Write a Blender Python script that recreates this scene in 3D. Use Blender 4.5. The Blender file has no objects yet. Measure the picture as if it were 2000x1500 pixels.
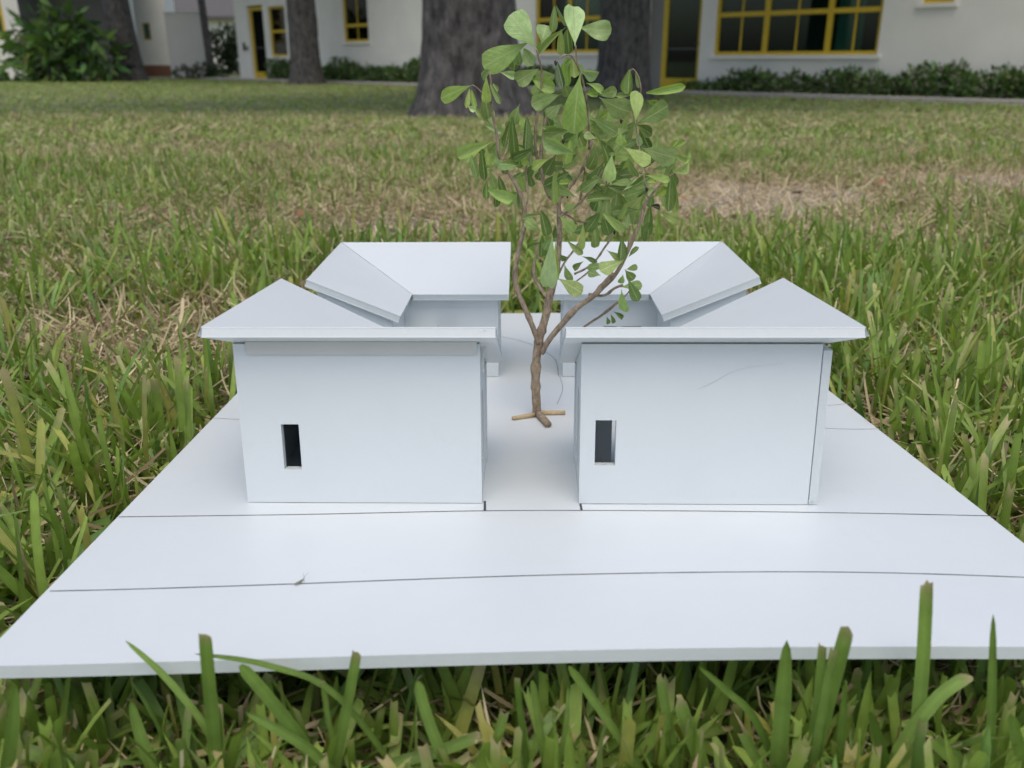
import bpy, math, random
import numpy as np
from mathutils import Matrix, Vector, noise as mnoise
from math import sin, cos, pi, atan, atan2, sqrt, radians, tan

random.seed(7)
rng = np.random.default_rng(11)
scene = bpy.context.scene
coll = scene.collection

# ------------------------------------------------------------------ camera
FPX = 1700.0                       # focal length in photo pixels (2000 wide)
PITCH = atan(633 / FPX)
CAMZ = 0.317
cd = bpy.data.cameras.new('camera')
cd.sensor_width = 36.0
cd.lens = FPX / 2000 * 36.0
cd.clip_start = 0.01
cd.clip_end = 400
cd.dof.use_dof = True
cd.dof.focus_distance = 0.60
cd.dof.aperture_fstop = 11.0
cam = bpy.data.objects.new('camera', cd)
cam.location = (0, 0, CAMZ)
cam.rotation_euler = (pi / 2 - PITCH, 0, 0)
coll.objects.link(cam)
scene.camera = cam

# ------------------------------------------------------------------ light
SUN_EL, SUN_AZ = radians(68), radians(176)     # azimuth clockwise from +Y
w = bpy.data.worlds.new('World')
scene.world = w
w.use_nodes = True
wn = w.node_tree
bg = wn.nodes['Background']
sky = wn.nodes.new('ShaderNodeTexSky')
sky.sky_type = 'NISHITA'
sky.sun_disc = False
sky.sun_elevation = SUN_EL
sky.sun_rotation = SUN_AZ
sky.air_density = 1.0
sky.dust_density = 4.0
sky.ozone_density = 1.0
hs = wn.nodes.new('ShaderNodeHueSaturation')   # thin cloud: the blue is washed out
hs.inputs['Saturation'].default_value = 1.0
wn.links.new(sky.outputs[0], hs.inputs['Color'])
wn.links.new(hs.outputs[0], bg.inputs['Color'])
bg.inputs['Strength'].default_value = 0.15
sd = bpy.data.lights.new('sun', 'SUN')
sd.energy = 0.62
sd.angle = radians(60)
sd.color = (1.0, 0.97, 0.94)
sun = bpy.data.objects.new('sun', sd)
sdir = Vector((sin(SUN_AZ) * cos(SUN_EL), cos(SUN_AZ) * cos(SUN_EL), sin(SUN_EL)))
sun.rotation_euler = sdir.to_track_quat('Z', 'Y').to_euler()
coll.objects.link(sun)
vs = scene.view_settings
vs.view_transform = 'Standard'
vs.look = 'None'
vs.gamma = 1.0
vs.use_curve_mapping = False
vs.exposure = 0.28
scene.cycles.use_denoising = True
scene.cycles.max_bounces = 8
scene.cycles.transparent_max_bounces = 12

# ------------------------------------------------------------------ frames
CAMP = Vector((0, 0, CAMZ))
FW = Vector((0, cos(PITCH), -sin(PITCH)))
UPV = Vector((0, sin(PITCH), cos(PITCH)))
RT = Vector((1, 0, 0))


def ray(x, y):
    return RT * ((x - 1000) / FPX) + FW - UPV * ((y - 750) / FPX)


# the frame of the foam board, which lies tilted about 4 degrees on the grass
HB = 0.22
BV = ray(1037, 250).normalized()
BU = BV.cross(Vector((0, 0, 1))).normalized()
BN = BU.cross(BV)
_r = radians(.35)
BU = BU * cos(_r) + BN * sin(_r)
BN = BU.cross(BV)
BO = CAMP - BN * HB
BM = Matrix(((BU.x, BV.x, BN.x, BO.x), (BU.y, BV.y, BN.y, BO.y), (BU.z, BV.z, BN.z, BO.z), (0, 0, 0, 1)))
BMI = BM.inverted()


def to_board(d):
    return Vector((d.dot(BU), d.dot(BV), d.dot(BN)))


def on_plane(x, y, n=0.0):
    d = to_board(ray(x, y))
    t = (HB - n) / -d.z
    return Vector((d.x * t, d.y * t, n))


def at_v(x, y, v):
    d = to_board(ray(x, y))
    t = v / d.y
    return Vector((d.x * t, v, HB + d.z * t))


def at_Y(x, y, Y):
    d = ray(x, y)
    return CAMP + d * (Y / d.y)


def smooth01(a, b, x):
    t = np.clip((x - a) / (b - a), 0, 1)
    return t * t * (3 - 2 * t)


def ground_z(x, y):
    return -0.37 * smooth01(1.5, 15.0, y) + 0.0 * x


# ------------------------------------------------------------------ helpers
def tag(o, label=None, cat=None, group=None, kind=None):
    if label: o['label'] = label
    if cat: o['category'] = cat
    if group: o['group'] = group
    if kind: o['kind'] = kind
    return o


def empty(name, mw):
    o = bpy.data.objects.new(name, None)
    o.empty_display_size = 0.02
    coll.objects.link(o)
    o.matrix_world = mw
    return o


class MB:
    def __init__(self):
        self.v, self.f, self.m = [], [], []

    def add(self, vs_, fs, mi=0):
        b = len(self.v)
        self.v += [tuple(p) for p in vs_]
        for k, f in enumerate(fs):
            self.f.append([b + i for i in f])
            self.m.append(mi[k] if isinstance(mi, (list, tuple)) else mi)

    def box(self, x0, x1, y0, y1, z0, z1, mi=0):
        if x0 > x1: x0, x1 = x1, x0
        if y0 > y1: y0, y1 = y1, y0
        if z0 > z1: z0, z1 = z1, z0
        v = [(x0, y0, z0), (x1, y0, z0), (x1, y1, z0), (x0, y1, z0), (x0, y0, z1), (x1, y0, z1), (x1, y1, z1), (x0, y1, z1)]
        self.add(v, [(0, 3, 2, 1), (4, 5, 6, 7), (0, 1, 5, 4), (1, 2, 6, 5), (2, 3, 7, 6), (3, 0, 4, 7)], mi)

    def prism(self, top, ext, mc=0, ms=1):
        top = [Vector(p) for p in top]
        n = len(top)
        nrm = Vector((0, 0, 0))
        for i in range(n):
            nrm += top[i].cross(top[(i + 1) % n])
        if nrm.dot(Vector(ext)) > 0:
            top.reverse()
        bot = [p + Vector(ext) for p in top]
        if mc == ms:
            fs = [tuple(range(n)), tuple(range(2 * n - 1, n - 1, -1))] + [(i, i + n, (i + 1) % n + n, (i + 1) % n) for i in range(n)]
            self.add(top + bot, fs, [mc, mc] + [ms] * n)
            return
        # foam board: two paper skins over a slightly shrunken foam core
        e_ = Vector(ext); cen = sum(top, Vector((0, 0, 0))) / n
        k0, k1 = .11, .89
        ring = lambda k, sh: [p + e_ * k + (cen - p).normalized() * sh for p in top]
        rings = [top, ring(k0, 0), ring(k0, .00035), ring(k1, .00035), ring(k1, 0), bot]
        vv = [p for r_ in rings for p in r_]
        fs = [tuple(range(n)), tuple(range(6 * n - 1, 5 * n - 1, -1))]; mm = [mc, mc]
        for b_ in range(5):
            for i in range(n):
                j = (i + 1) % n
                fs.append((b_ * n + i, (b_ + 1) * n + i, (b_ + 1) * n + j, b_ * n + j)); mm.append(mc if b_ in (0, 4) else ms)
        self.add(vv, fs, mm)

    def tube(self, pts, rad, sides=8, cap=True, jit=0.0, mi=0, rough=None):
        pts = [Vector(p) for p in pts]
        n = len(pts)
        b = len(self.v)
        prev = None
        for i, p in enumerate(pts):
            t = (pts[min(i + 1, n - 1)] - pts[max(i - 1, 0)]).normalized()
            if prev is None:
                a = t.orthogonal().normalized()
            else:
                a = (prev - t * prev.dot(t)).normalized()
            prev = a
            c = t.cross(a)
            r = rad[i] if hasattr(rad, '__len__') else rad
            for k in range(sides):
                an = 2 * pi * k / sides
                rr = r * (1 + random.uniform(-jit, jit))
                q = p + (a * cos(an) + c * sin(an)) * rr
                self.v.append(tuple(q))
        for i in range(n - 1):
            for k in range(sides):
                k2 = (k + 1) % sides
                self.f.append([b + i * sides + k, b + i * sides + k2, b + (i + 1) * sides + k2, b + (i + 1) * sides + k])
                self.m.append(mi)
        if cap:
            self.f.append([b + k for k in reversed(range(sides))]); self.m.append(mi)
            self.f.append([b + (n - 1) * sides + k for k in range(sides)]); self.m.append(mi)

    def mesh(self, name, mats, smooth=False):
        me = bpy.data.meshes.new(name)
        me.from_pydata(self.v, [], self.f)
        for m in (mats if isinstance(mats, (list, tuple)) else [mats]):
            me.materials.append(m)
        me.polygons.foreach_set('material_index', self.m)
        if smooth:
            me.polygons.foreach_set('use_smooth', [True] * len(self.f))
        me.update()
        return me

    def build(self, name, mats, parent=None, smooth=False, mw=None):
        o = bpy.data.objects.new(name, self.mesh(name, mats, smooth))
        coll.objects.link(o)
        if parent: o.parent = parent
        if mw is not None: o.matrix_world = mw
        return o


def np_mesh(name, verts, quads, cols, mat, smooth=True, alpha=None):
    me = bpy.data.meshes.new(name)
    nv, nf = len(verts), len(quads)
    k = quads.shape[1]
    me.vertices.add(nv)
    me.vertices.foreach_set('co', verts.astype(np.float32).ravel())
    me.loops.add(nf * k)
    me.loops.foreach_set('vertex_index', quads.astype(np.int32).ravel())
    me.polygons.add(nf)
    me.polygons.foreach_set('loop_start', np.arange(0, nf * k, k, dtype=np.int32))
    if smooth:
        me.polygons.foreach_set('use_smooth', np.ones(nf, dtype=bool))
    me.update(calc_edges=True)
    if cols is not None:
        a = me.color_attributes.new('Col', 'FLOAT_COLOR', 'POINT')
        c4 = np.ones((nv, 4), np.float32)
        c4[:, :3] = cols
        if alpha is not None: c4[:, 3] = alpha
        a.data.foreach_set('color', c4.ravel())
    me.materials.append(mat)
    o = bpy.data.objects.new(name, me)
    coll.objects.link(o)
    return o


# ------------------------------------------------------------------ materials
def nodes_of(name):
    m = bpy.data.materials.new(name)
    m.use_nodes = True
    nt = m.node_tree
    return m, nt, nt.nodes['Principled BSDF'], nt.nodes['Material Output']


def mat(name, col, rough=.6, var=.0, vscale=20., bump=.0, bscale=60., coords='Object', stretch=None, spec=.5, col2=None, bdist=.001):
    m, nt, p, out = nodes_of(name)
    p.inputs['Base Color'].default_value = (*col, 1)
    p.inputs['Roughness'].default_value = rough
    p.inputs['Specular IOR Level'].default_value = spec
    tc = nt.nodes.new('ShaderNodeTexCoord')
    src = tc.outputs[coords]
    if stretch:
        mp = nt.nodes.new('ShaderNodeMapping')
        mp.inputs['Scale'].default_value = stretch
        nt.links.new(src, mp.inputs['Vector'])
        src = mp.outputs[0]
    if var or col2:
        n = nt.nodes.new('ShaderNodeTexNoise')
        n.inputs['Scale'].default_value = vscale
        n.inputs['Detail'].default_value = 6
        n.inputs['Roughness'].default_value = .65
        nt.links.new(src, n.inputs['Vector'])
        mx = nt.nodes.new('ShaderNodeMix')
        mx.data_type = 'RGBA'
        c2 = col2 if col2 else tuple(max(0, c * (1 + var)) for c in col)
        c1 = col if col2 else tuple(max(0, c * (1 - var)) for c in col)
        mx.inputs[6].default_value = (*c1, 1)
        mx.inputs[7].default_value = (*c2, 1)
        rp = nt.nodes.new('ShaderNodeMapRange')
        rp.inputs['From Min'].default_value = .3
        rp.inputs['From Max'].default_value = .7
        nt.links.new(n.outputs['Fac'], rp.inputs['Value'])
        nt.links.new(rp.outputs[0], mx.inputs[0])
        nt.links.new(mx.outputs[2], p.inputs['Base Color'])
    if bump:
        n2 = nt.nodes.new('ShaderNodeTexNoise')
        n2.inputs['Scale'].default_value = bscale
        n2.inputs['Detail'].default_value = 5
        nt.links.new(src, n2.inputs['Vector'])
        b = nt.nodes.new('ShaderNodeBump')
        b.inputs['Strength'].default_value = bump
        b.inputs['Distance'].default_value = bdist
        nt.links.new(n2.outputs['Fac'], b.inputs['Height'])
        nt.links.new(b.outputs[0], p.inputs['Normal'])
    return m


def leafy(name, base=None, attr=True, veins=False, trans=.35, rough=.45, tscale=(1.15, 1.2, .6), spec=.35):
    """two-sided foliage: diffuse/gloss plus light coming through"""
    m, nt, p, out = nodes_of(name)
    p.inputs['Roughness'].default_value = rough
    p.inputs['Specular IOR Level'].default_value = spec
    tr = nt.nodes.new('ShaderNodeBsdfTranslucent')
    mx = nt.nodes.new('ShaderNodeMixShader')
    mx.inputs[0].default_value = trans
    nt.links.new(p.outputs[0], mx.inputs[1])
    nt.links.new(tr.outputs[0], mx.inputs[2])
    nt.links.new(mx.outputs[0], out.inputs['Surface'])
    if attr:
        a = nt.nodes.new('ShaderNodeAttribute')
        a.attribute_name = 'Col'
        src = a.outputs['Color']
        if veins:
            def mth(op, q0, q1=None):
                nd = nt.nodes.new('ShaderNodeMath'); nd.operation = op
                for i_, q_ in enumerate((q0, q1)):
                    if q_ is None: continue
                    if isinstance(q_, (int, float)): nd.inputs[i_].default_value = q_
                    else: nt.links.new(q_, nd.inputs[i_])
                return nd.outputs[0]
            st_ = mth('SINE', mth('MULTIPLY', a.outputs['Alpha'], 44.0))
            tcx = nt.nodes.new('ShaderNodeTexCoord')
            nz_ = nt.nodes.new('ShaderNodeTexNoise'); nz_.inputs['Scale'].default_value = 95; nz_.inputs['Detail'].default_value = 4
            nt.links.new(tcx.outputs['Object'], nz_.inputs['Vector'])
            val = mth('ADD', mth('MULTIPLY', st_, .09), mth('ADD', mth('MULTIPLY', nz_.outputs['Fac'], .7), .65))
            hv_ = nt.nodes.new('ShaderNodeHueSaturation')
            nt.links.new(src, hv_.inputs['Color']); nt.links.new(val, hv_.inputs['Value'])
            src = hv_.outputs[0]
            bp_ = nt.nodes.new('ShaderNodeBump'); bp_.inputs['Strength'].default_value = .5; bp_.inputs['Distance'].default_value = .0004
            nt.links.new(st_, bp_.inputs['Height']); nt.links.new(bp_.outputs[0], p.inputs['Normal'])
        nt.links.new(src, p.inputs['Base Color'])
        mu = nt.nodes.new('ShaderNodeMix')
        mu.data_type = 'RGBA'; mu.blend_type = 'MULTIPLY'; mu.inputs[0].default_value = 1
        nt.links.new(src, mu.inputs[6])
        mu.inputs[7].default_value = (*tscale, 1)
        nt.links.new(mu.outputs[2], tr.inputs['Color'])
    else:
        p.inputs['Base Color'].default_value = (*base, 1)
        tr.inputs['Color'].default_value = (*[b * s for b, s in zip(base, tscale)], 1)
    return m


M = {}
M['paper'] = mat('foam_board_paper', (.65, .695, .70), .40, var=.03, vscale=7, bump=.10, bscale=260, bdist=.0004)


def add_wear(m):
    """fine specks and faint handling smudges on the paper"""
    nt = m.node_tree
    p = nt.nodes['Principled BSDF']
    src = p.inputs['Base Color'].links[0].from_socket
    tc = nt.nodes.new('ShaderNodeTexCoord')
    vo = nt.nodes.new('ShaderNodeTexVoronoi'); vo.inputs['Scale'].default_value = 17
    vo.inputs['Randomness'].default_value = 1
    nt.links.new(tc.outputs['Object'], vo.inputs['Vector'])
    lt = nt.nodes.new('ShaderNodeMapRange'); lt.inputs['From Min'].default_value = .004; lt.inputs['From Max'].default_value = .014
    lt.inputs['To Min'].default_value = .62; lt.inputs['To Max'].default_value = 1
    nt.links.new(vo.outputs['Distance'], lt.inputs['Value'])
    ns = nt.nodes.new('ShaderNodeTexNoise'); ns.inputs['Scale'].default_value = 14; ns.inputs['Detail'].default_value = 7; ns.inputs['Roughness'].default_value = .7
    nt.links.new(tc.outputs['Object'], ns.inputs['Vector'])
    sm = nt.nodes.new('ShaderNodeMapRange'); sm.inputs['From Min'].default_value = .58; sm.inputs['From Max'].default_value = .75
    sm.inputs['To Min'].default_value = 1; sm.inputs['To Max'].default_value = .93
    nt.links.new(ns.outputs['Fac'], sm.inputs['Value'])
    mu = nt.nodes.new('ShaderNodeMath'); mu.operation = 'MULTIPLY'
    nt.links.new(lt.outputs[0], mu.inputs[0]); nt.links.new(sm.outputs[0], mu.inputs[1])
    hv = nt.nodes.new('ShaderNodeHueSaturation')
    nt.links.new(src, hv.inputs['Color']); nt.links.new(mu.outputs[0], hv.inputs['Value'])
    nt.links.new(hv.outputs[0], p.inputs['Base Color'])


add_wear(M['paper'])
M['foam'] = mat('foam_board_cut_edge', (.60, .65, .645), .75, var=.025, vscale=200, bump=.15, bscale=420, bdist=.0006)
M['oldpaper'] = mat('off_white_strip', (.56, .57, .53), .6, var=.03, vscale=30)
M['ink'] = mat('drawn_ink', (.045, .05, .06), .6)
M['pencil'] = mat('pencil', (.30, .33, .36), .6)
M['hair'] = mat('hair', (.42, .44, .47), .5)
M['bark'] = mat('twig_bark', (.13, .095, .06), .85, vscale=300, bump=1.0, bscale=420, col2=(.44, .345, .235), bdist=.0012, stretch=(1, 1, .5))
M['peeled'] = mat('peeled_twig', (.50, .38, .22), .6, var=.2, vscale=240, bump=.3, bscale=300)
M['darkbit'] = mat('dried_bud', (.05, .035, .028), .8)
M['insect'] = mat('insect_body', (.10, .11, .06), .5)
M['wing'] = mat('insect_wing', (.28, .30, .22), .4)
M['oak'] = mat('oak_bark', (.020, .0175, .0155), .95, vscale=14, bump=1.0, bscale=17, col2=(.165, .152, .140), stretch=(1, 1, .38), bdist=.06)
M['stucco'] = mat('white_stucco', (.80, .785, .70), .9, var=.05, vscale=1.2, bump=.25, bscale=90, bdist=.01)
M['stucco2'] = mat('pale_grey_panel', (.58, .57, .52), .85, var=.04, vscale=1.5)
M['grey'] = mat('grey_wall', (.22, .215, .20), .9, var=.06, vscale=1.5)
M['yellow'] = mat('yellow_paint', (.60, .42, .02), .5, var=.08, vscale=5)
M['brick'] = mat('brick_base', (.21, .10, .06), .9, var=.2, vscale=14)
M['concrete'] = mat('concrete', (.42, .40, .36), .9, var=.12, vscale=3, bump=.3, bscale=50, bdist=.01)
M['roofing'] = mat('roofing', (.10, .095, .09), .9, var=.1, vscale=6)
M['room'] = mat('dark_room', (.06, .125, .11), .9)
M['curtain'] = mat('teal_curtain', (.24, .46, .42), .9, var=.15, vscale=3, stretch=(8, 1, .3))
M['metal'] = mat('dark_metal', (.06, .06, .06), .4)
M['dead'] = mat('dead_leaf', (.22, .12, .06), .8, var=.25, vscale=30)
M['grass'] = leafy('grass_blades', trans=.28, rough=.40, spec=.5, veins=True)
M['straw'] = leafy('dry_straw', trans=.15, rough=.7, tscale=(1, 1, 1), spec=.2)
M['foliage'] = leafy('dark_foliage', trans=.25, rough=.5)


def glass_mat():
    m, nt, p, out = nodes_of('window_glass')
    t = nt.nodes.new('ShaderNodeBsdfTransparent')
    t.inputs['Color'].default_value = (.55, .72, .66, 1)
    g = nt.nodes.new('ShaderNodeBsdfGlossy')
    g.inputs['Roughness'].default_value = .03
    fr = nt.nodes.new('ShaderNodeFresnel')
    fr.inputs['IOR'].default_value = 1.5
    mx = nt.nodes.new('ShaderNodeMixShader')
    nt.links.new(fr.outputs[0], mx.inputs[0])
    nt.links.new(t.outputs[0], mx.inputs[1])
    nt.links.new(g.outputs[0], mx.inputs[2])
    nt.links.new(mx.outputs[0], out.inputs['Surface'])
    return m


M['glass'] = glass_mat()


def ground_mat():
    m, nt, p, out = nodes_of('soil_and_thatch')
    tc = nt.nodes.new('ShaderNodeTexCoord')
    n1 = nt.nodes.new('ShaderNodeTexNoise')
    n1.inputs['Scale'].default_value = 1.3
    n1.inputs['Detail'].default_value = 5
    n2 = nt.nodes.new('ShaderNodeTexNoise')
    n2.inputs['Scale'].default_value = 55
    n2.inputs['Detail'].default_value = 8
    nt.links.new(tc.outputs['Object'], n1.inputs['Vector'])
    nt.links.new(tc.outputs['Object'], n2.inputs['Vector'])
    r1 = nt.nodes.new('ShaderNodeValToRGB')
    r1.color_ramp.elements[0].color = (.05, .045, .028, 1)
    r1.color_ramp.elements[1].color = (.32, .26, .19, 1)
    r1.color_ramp.elements[0].position = .35
    r1.color_ramp.elements[1].position = .7
    nt.links.new(n2.outputs['Fac'], r1.inputs[0])
    r2 = nt.nodes.new('ShaderNodeValToRGB')
    r2.color_ramp.elements[0].color = (.05, .065, .025, 1)
    r2.color_ramp.elements[1].color = (.27, .22, .165, 1)
    nt.links.new(n1.outputs['Fac'], r2.inputs[0])
    mx = nt.nodes.new('ShaderNodeMix')
    mx.data_type = 'RGBA'
    mx.inputs[0].default_value = .5
    nt.links.new(r1.outputs[0], mx.inputs[6])
    nt.links.new(r2.outputs[0], mx.inputs[7])
    sx_ = nt.nodes.new('ShaderNodeSeparateXYZ')
    nt.links.new(tc.outputs['Object'], sx_.inputs[0])
    mr_ = nt.nodes.new('ShaderNodeMapRange')
    mr_.inputs['From Min'].default_value = 3.0
    mr_.inputs['From Max'].default_value = 9.0
    mr_.inputs['To Max'].default_value = .75
    nt.links.new(sx_.outputs['Y'], mr_.inputs['Value'])
    m2_ = nt.nodes.new('ShaderNodeMix')
    m2_.data_type = 'RGBA'
    nt.links.new(mr_.outputs[0], m2_.inputs[0])
    nt.links.new(mx.outputs[2], m2_.inputs[6])
    m2_.inputs[7].default_value = (.15, .175, .06, 1)      # closed turf away from the worn patch
    def worn(cx_, cy_, rx_, ry_):
        mp_ = nt.nodes.new('ShaderNodeMapping'); mp_.vector_type = 'POINT'
        mp_.inputs['Location'].default_value = (-cx_ / rx_, -cy_ / ry_, 0); mp_.inputs['Scale'].default_value = (1 / rx_, 1 / ry_, 0)
        nt.links.new(tc.outputs['Object'], mp_.inputs['Vector'])
        ln_ = nt.nodes.new('ShaderNodeVectorMath'); ln_.operation = 'LENGTH'
        nt.links.new(mp_.outputs[0], ln_.inputs[0])
        q_ = nt.nodes.new('ShaderNodeMapRange'); q_.inputs['From Min'].default_value = 1.5; q_.inputs['From Max'].default_value = .5
        nt.links.new(ln_.outputs['Value'], q_.inputs['Value'])
        return q_.outputs[0]
    wa = nt.nodes.new('ShaderNodeMath'); wa.operation = 'MAXIMUM'
    nt.links.new(worn(.42, 2.15, .72, .48), wa.inputs[0]); nt.links.new(worn(1.35, 2.45, .55, .3), wa.inputs[1])
    sand = nt.nodes.new('ShaderNodeMix'); sand.data_type = 'RGBA'; sand.blend_type = 'MIX'
    nt.links.new(r1.outputs[0], sand.inputs[6]); sand.inputs[0].default_value = .72
    sand.inputs[7].default_value = (.46, .41, .355, 1)
    m3_ = nt.nodes.new('ShaderNodeMix'); m3_.data_type = 'RGBA'
    nt.links.new(wa.outputs[0], m3_.inputs[0]); nt.links.new(m2_.outputs[2], m3_.inputs[6]); nt.links.new(sand.outputs[2], m3_.inputs[7])
    nt.links.new(m3_.outputs[2], p.inputs['Base Color'])
    p.inputs['Roughness'].default_value = .95
    b = nt.nodes.new('ShaderNodeBump')
    b.inputs['Strength'].default_value = .8
    b.inputs['Distance'].default_value = .01
    nt.links.new(n2.outputs['Fac'], b.inputs['Height'])
    nt.links.new(b.outputs[0], p.inputs['Normal'])
    return m


M['ground'] = ground_mat()


def sprig_leaf_mat():
    m, nt, p, out = nodes_of('sprig_leaf')
    tc = nt.nodes.new('ShaderNodeTexCoord')
    oi = nt.nodes.new('ShaderNodeObjectInfo')
    sp = nt.nodes.new('ShaderNodeSeparateXYZ')
    nt.links.new(tc.outputs['UV'], sp.inputs[0])

    def math(op, a, b=None):
        n = nt.nodes.new('ShaderNodeMath')
        n.operation = op
        for i, q in enumerate((a, b)):
            if q is None: continue
            if isinstance(q, (int, float)): n.inputs[i].default_value = q
            else: nt.links.new(q, n.inputs[i])
        return n.outputs[0]
    ax = math('ABSOLUTE', math('SUBTRACT', sp.outputs['X'], .5))      # distance from the midrib
    rib = math('MULTIPLY', math('LESS_THAN', ax, .030), 1.0)
    # herring-bone side veins
    ph = math('MULTIPLY', math('SUBTRACT', sp.outputs['Y'], math('MULTIPLY', ax, .55)), 50.0)
    vein = math('POWER', math('MULTIPLY', math('ADD', math('SINE', ph), 1.0), .5), 14.0)
    vein = math('MULTIPLY', vein, .34)
    k = math('MAXIMUM', rib, vein)
    nz = nt.nodes.new('ShaderNodeTexNoise')
    nz.inputs['Scale'].default_value = 5
    nz.inputs['Detail'].default_value = 5
    nt.links.new(tc.outputs['Object'], nz.inputs['Vector'])
    hv = nt.nodes.new('ShaderNodeHueSaturation')
    nt.links.new(oi.outputs['Color'], hv.inputs['Color'])
    mr = nt.nodes.new('ShaderNodeMapRange')
    mr.inputs['To Min'].default_value = .62
    mr.inputs['To Max'].default_value = 1.4
    nt.links.new(nz.outputs['Fac'], mr.inputs['Value'])
    nt.links.new(mr.outputs[0], hv.inputs['Value'])
    mx = nt.nodes.new('ShaderNodeMix')
    mx.data_type = 'RGBA'
    nt.links.new(math('MULTIPLY', k, .62), mx.inputs[0])
    nt.links.new(hv.outputs[0], mx.inputs[6])
    mx.inputs[7].default_value = (.46, .55, .26, 1)
    nt.links.new(mx.outputs[2], p.inputs['Base Color'])
    p.inputs['Roughness'].default_value = .36
    p.inputs['Specular IOR Level'].default_value = .5
    tr = nt.nodes.new('ShaderNodeBsdfTranslucent')
    mu = nt.nodes.new('ShaderNodeMix')
    mu.data_type = 'RGBA'; mu.blend_type = 'MULTIPLY'; mu.inputs[0].default_value = 1
    nt.links.new(mx.outputs[2], mu.inputs[6])
    mu.inputs[7].default_value = (1.2, 1.3, .55, 1)
    nt.links.new(mu.outputs[2], tr.inputs['Color'])
    ms = nt.nodes.new('ShaderNodeMixShader')
    ms.inputs[0].default_value = .28
    nt.links.new(p.outputs[0], ms.inputs[1])
    nt.links.new(tr.outputs[0], ms.inputs[2])
    nt.links.new(ms.outputs[0], out.inputs['Surface'])
    b = nt.nodes.new('ShaderNodeBump')
    b.inputs['Strength'].default_value = .6
    b.inputs['Distance'].default_value = .0009
    nt.links.new(math('ADD', nz.outputs['Fac'], math('MULTIPLY', k, .6)), b.inputs['Height'])
    nt.links.new(b.outputs[0], p.inputs['Normal'])
    return m


M['leaf'] = sprig_leaf_mat()

# ------------------------------------------------------------------ the ground
xs = np.concatenate([np.linspace(-120, -8, 15), np.linspace(-6, 6, 49), np.linspace(8, 120, 15)])
ys = np.concatenate([np.linspace(-40, -2, 8), np.linspace(-1, 20, 85), np.linspace(23, 160, 20)])
X, Y = np.meshgrid(xs, ys)
Z = ground_z(X, Y) + .006 * np.sin(X * 2.1 + 1) * np.sin(Y * 1.7) * smooth01(1.4, 3, Y)
gv = np.stack([X, Y, Z], -1).reshape(-1, 3)
nx = len(xs)
ii = np.arange((len(ys) - 1) * (nx - 1))
r0 = ii // (nx - 1) * nx + ii % (nx - 1)
gq = np.stack([r0, r0 + 1, r0 + nx + 1, r0 + nx], 1)
g = np_mesh('lawn_ground', gv, gq, None, M['ground'])
tag(g, 'brown soil and thatch of the lawn', 'ground', kind='structure')

# ------------------------------------------------------------------ the white building across the lawn
BROT = Matrix.Rotation(-pi / 4, 4, 'Z')
BP0 = Vector((4.517, 19.937, -0.37))
BW = Matrix.Translation(BP0) @ BROT
bld = empty('white_building', BW)
tag(bld, 'long white stucco building with yellow window frames behind the lawn', 'building')
WH = 3.5
S0, S1 = -20.8, 11.0
# openings: s0, s1, z0, z1
OPEN = [(-.25, 3.35, .78, 2.46), (4.05, 4.60, 1.64, 2.46), (-5.55, -3.35, .85, 2.46), (-13.95, -12.64, 1.22, 2.75),
        (-18.44, -17.36, .80, 2.42), (-19.87, -18.80, .04, 2.50), (-2.05, -.60, .0, 2.62)]
mb = MB()
brk = sorted({S0, S1} | {o[0] for o in OPEN} | {o[1] for o in OPEN})
T = .22
for a, b in zip(brk[:-1], brk[1:]):
    hole = [o for o in OPEN if o[0] <= a + 1e-6 and o[1] >= b - 1e-6]
    spans = [(-.1, WH)] if not hole else [(-.1, hole[0][2]), (hole[0][3], WH)]
    for z0, z1 in spans:
        if z1 - z0 > .001:
            mb.add([(a, 0, z0), (b, 0, z0), (b, 0, z1), (a, 0, z1)], [(0, 1, 2, 3)])
for (a, b, z0, z1) in OPEN:
    mb.add([(a, 0, z0), (a, T, z0), (a, T, z1), (a, 0, z1)], [(0, 1, 2, 3)])
    mb.add([(b, 0, z0), (b, T, z0), (b, T, z1), (b, 0, z1)], [(3, 2, 1, 0)])
    mb.add([(a, 0, z0), (b, 0, z0), (b, T, z0), (a, T, z0)], [(0, 1, 2, 3)])
    mb.add([(a, 0, z1), (b, 0, z1), (b, T, z1), (a, T, z1)], [(3, 2, 1, 0)])
mb.add([(S0, 0, -.1), (S0, 9, -.1), (S0, 9, WH), (S0, 0, WH)], [(0, 1, 2, 3)])
mb.add([(S1, 0, -.1), (S1, 9, -.1), (S1, 9, WH), (S1, 0, WH)], [(3, 2, 1, 0)])
mb.add([(S0, 9, -.1), (S1, 9, -.1), (S1, 9, WH), (S0, 9, WH)], [(0, 1, 2, 3)])
mb.build('wall', M['stucco'], bld)
mb = MB()
mb.box(S0 - .3, S1 + .3, -.30, 9.6, WH + .003, WH + .22)
mb.build('roof', M['roofing'], bld)


def room(s0, s1, z0, z1, depth=1.6):
    mb = MB()
    y0, y1 = T + .004, T + depth
    v = [(s0, y0, z0), (s1, y0, z0), (s1, y1, z0), (s0, y1, z0), (s0, y0, z1), (s1, y0, z1), (s1, y1, z1), (s0, y1, z1)]
    mb.add(v, [(0, 1, 2, 3), (7, 6, 5, 4), (3, 2, 6, 7), (0, 3, 7, 4), (2, 1, 5, 6)])
    mb.build('room_interior', M['room'], bld)


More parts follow.
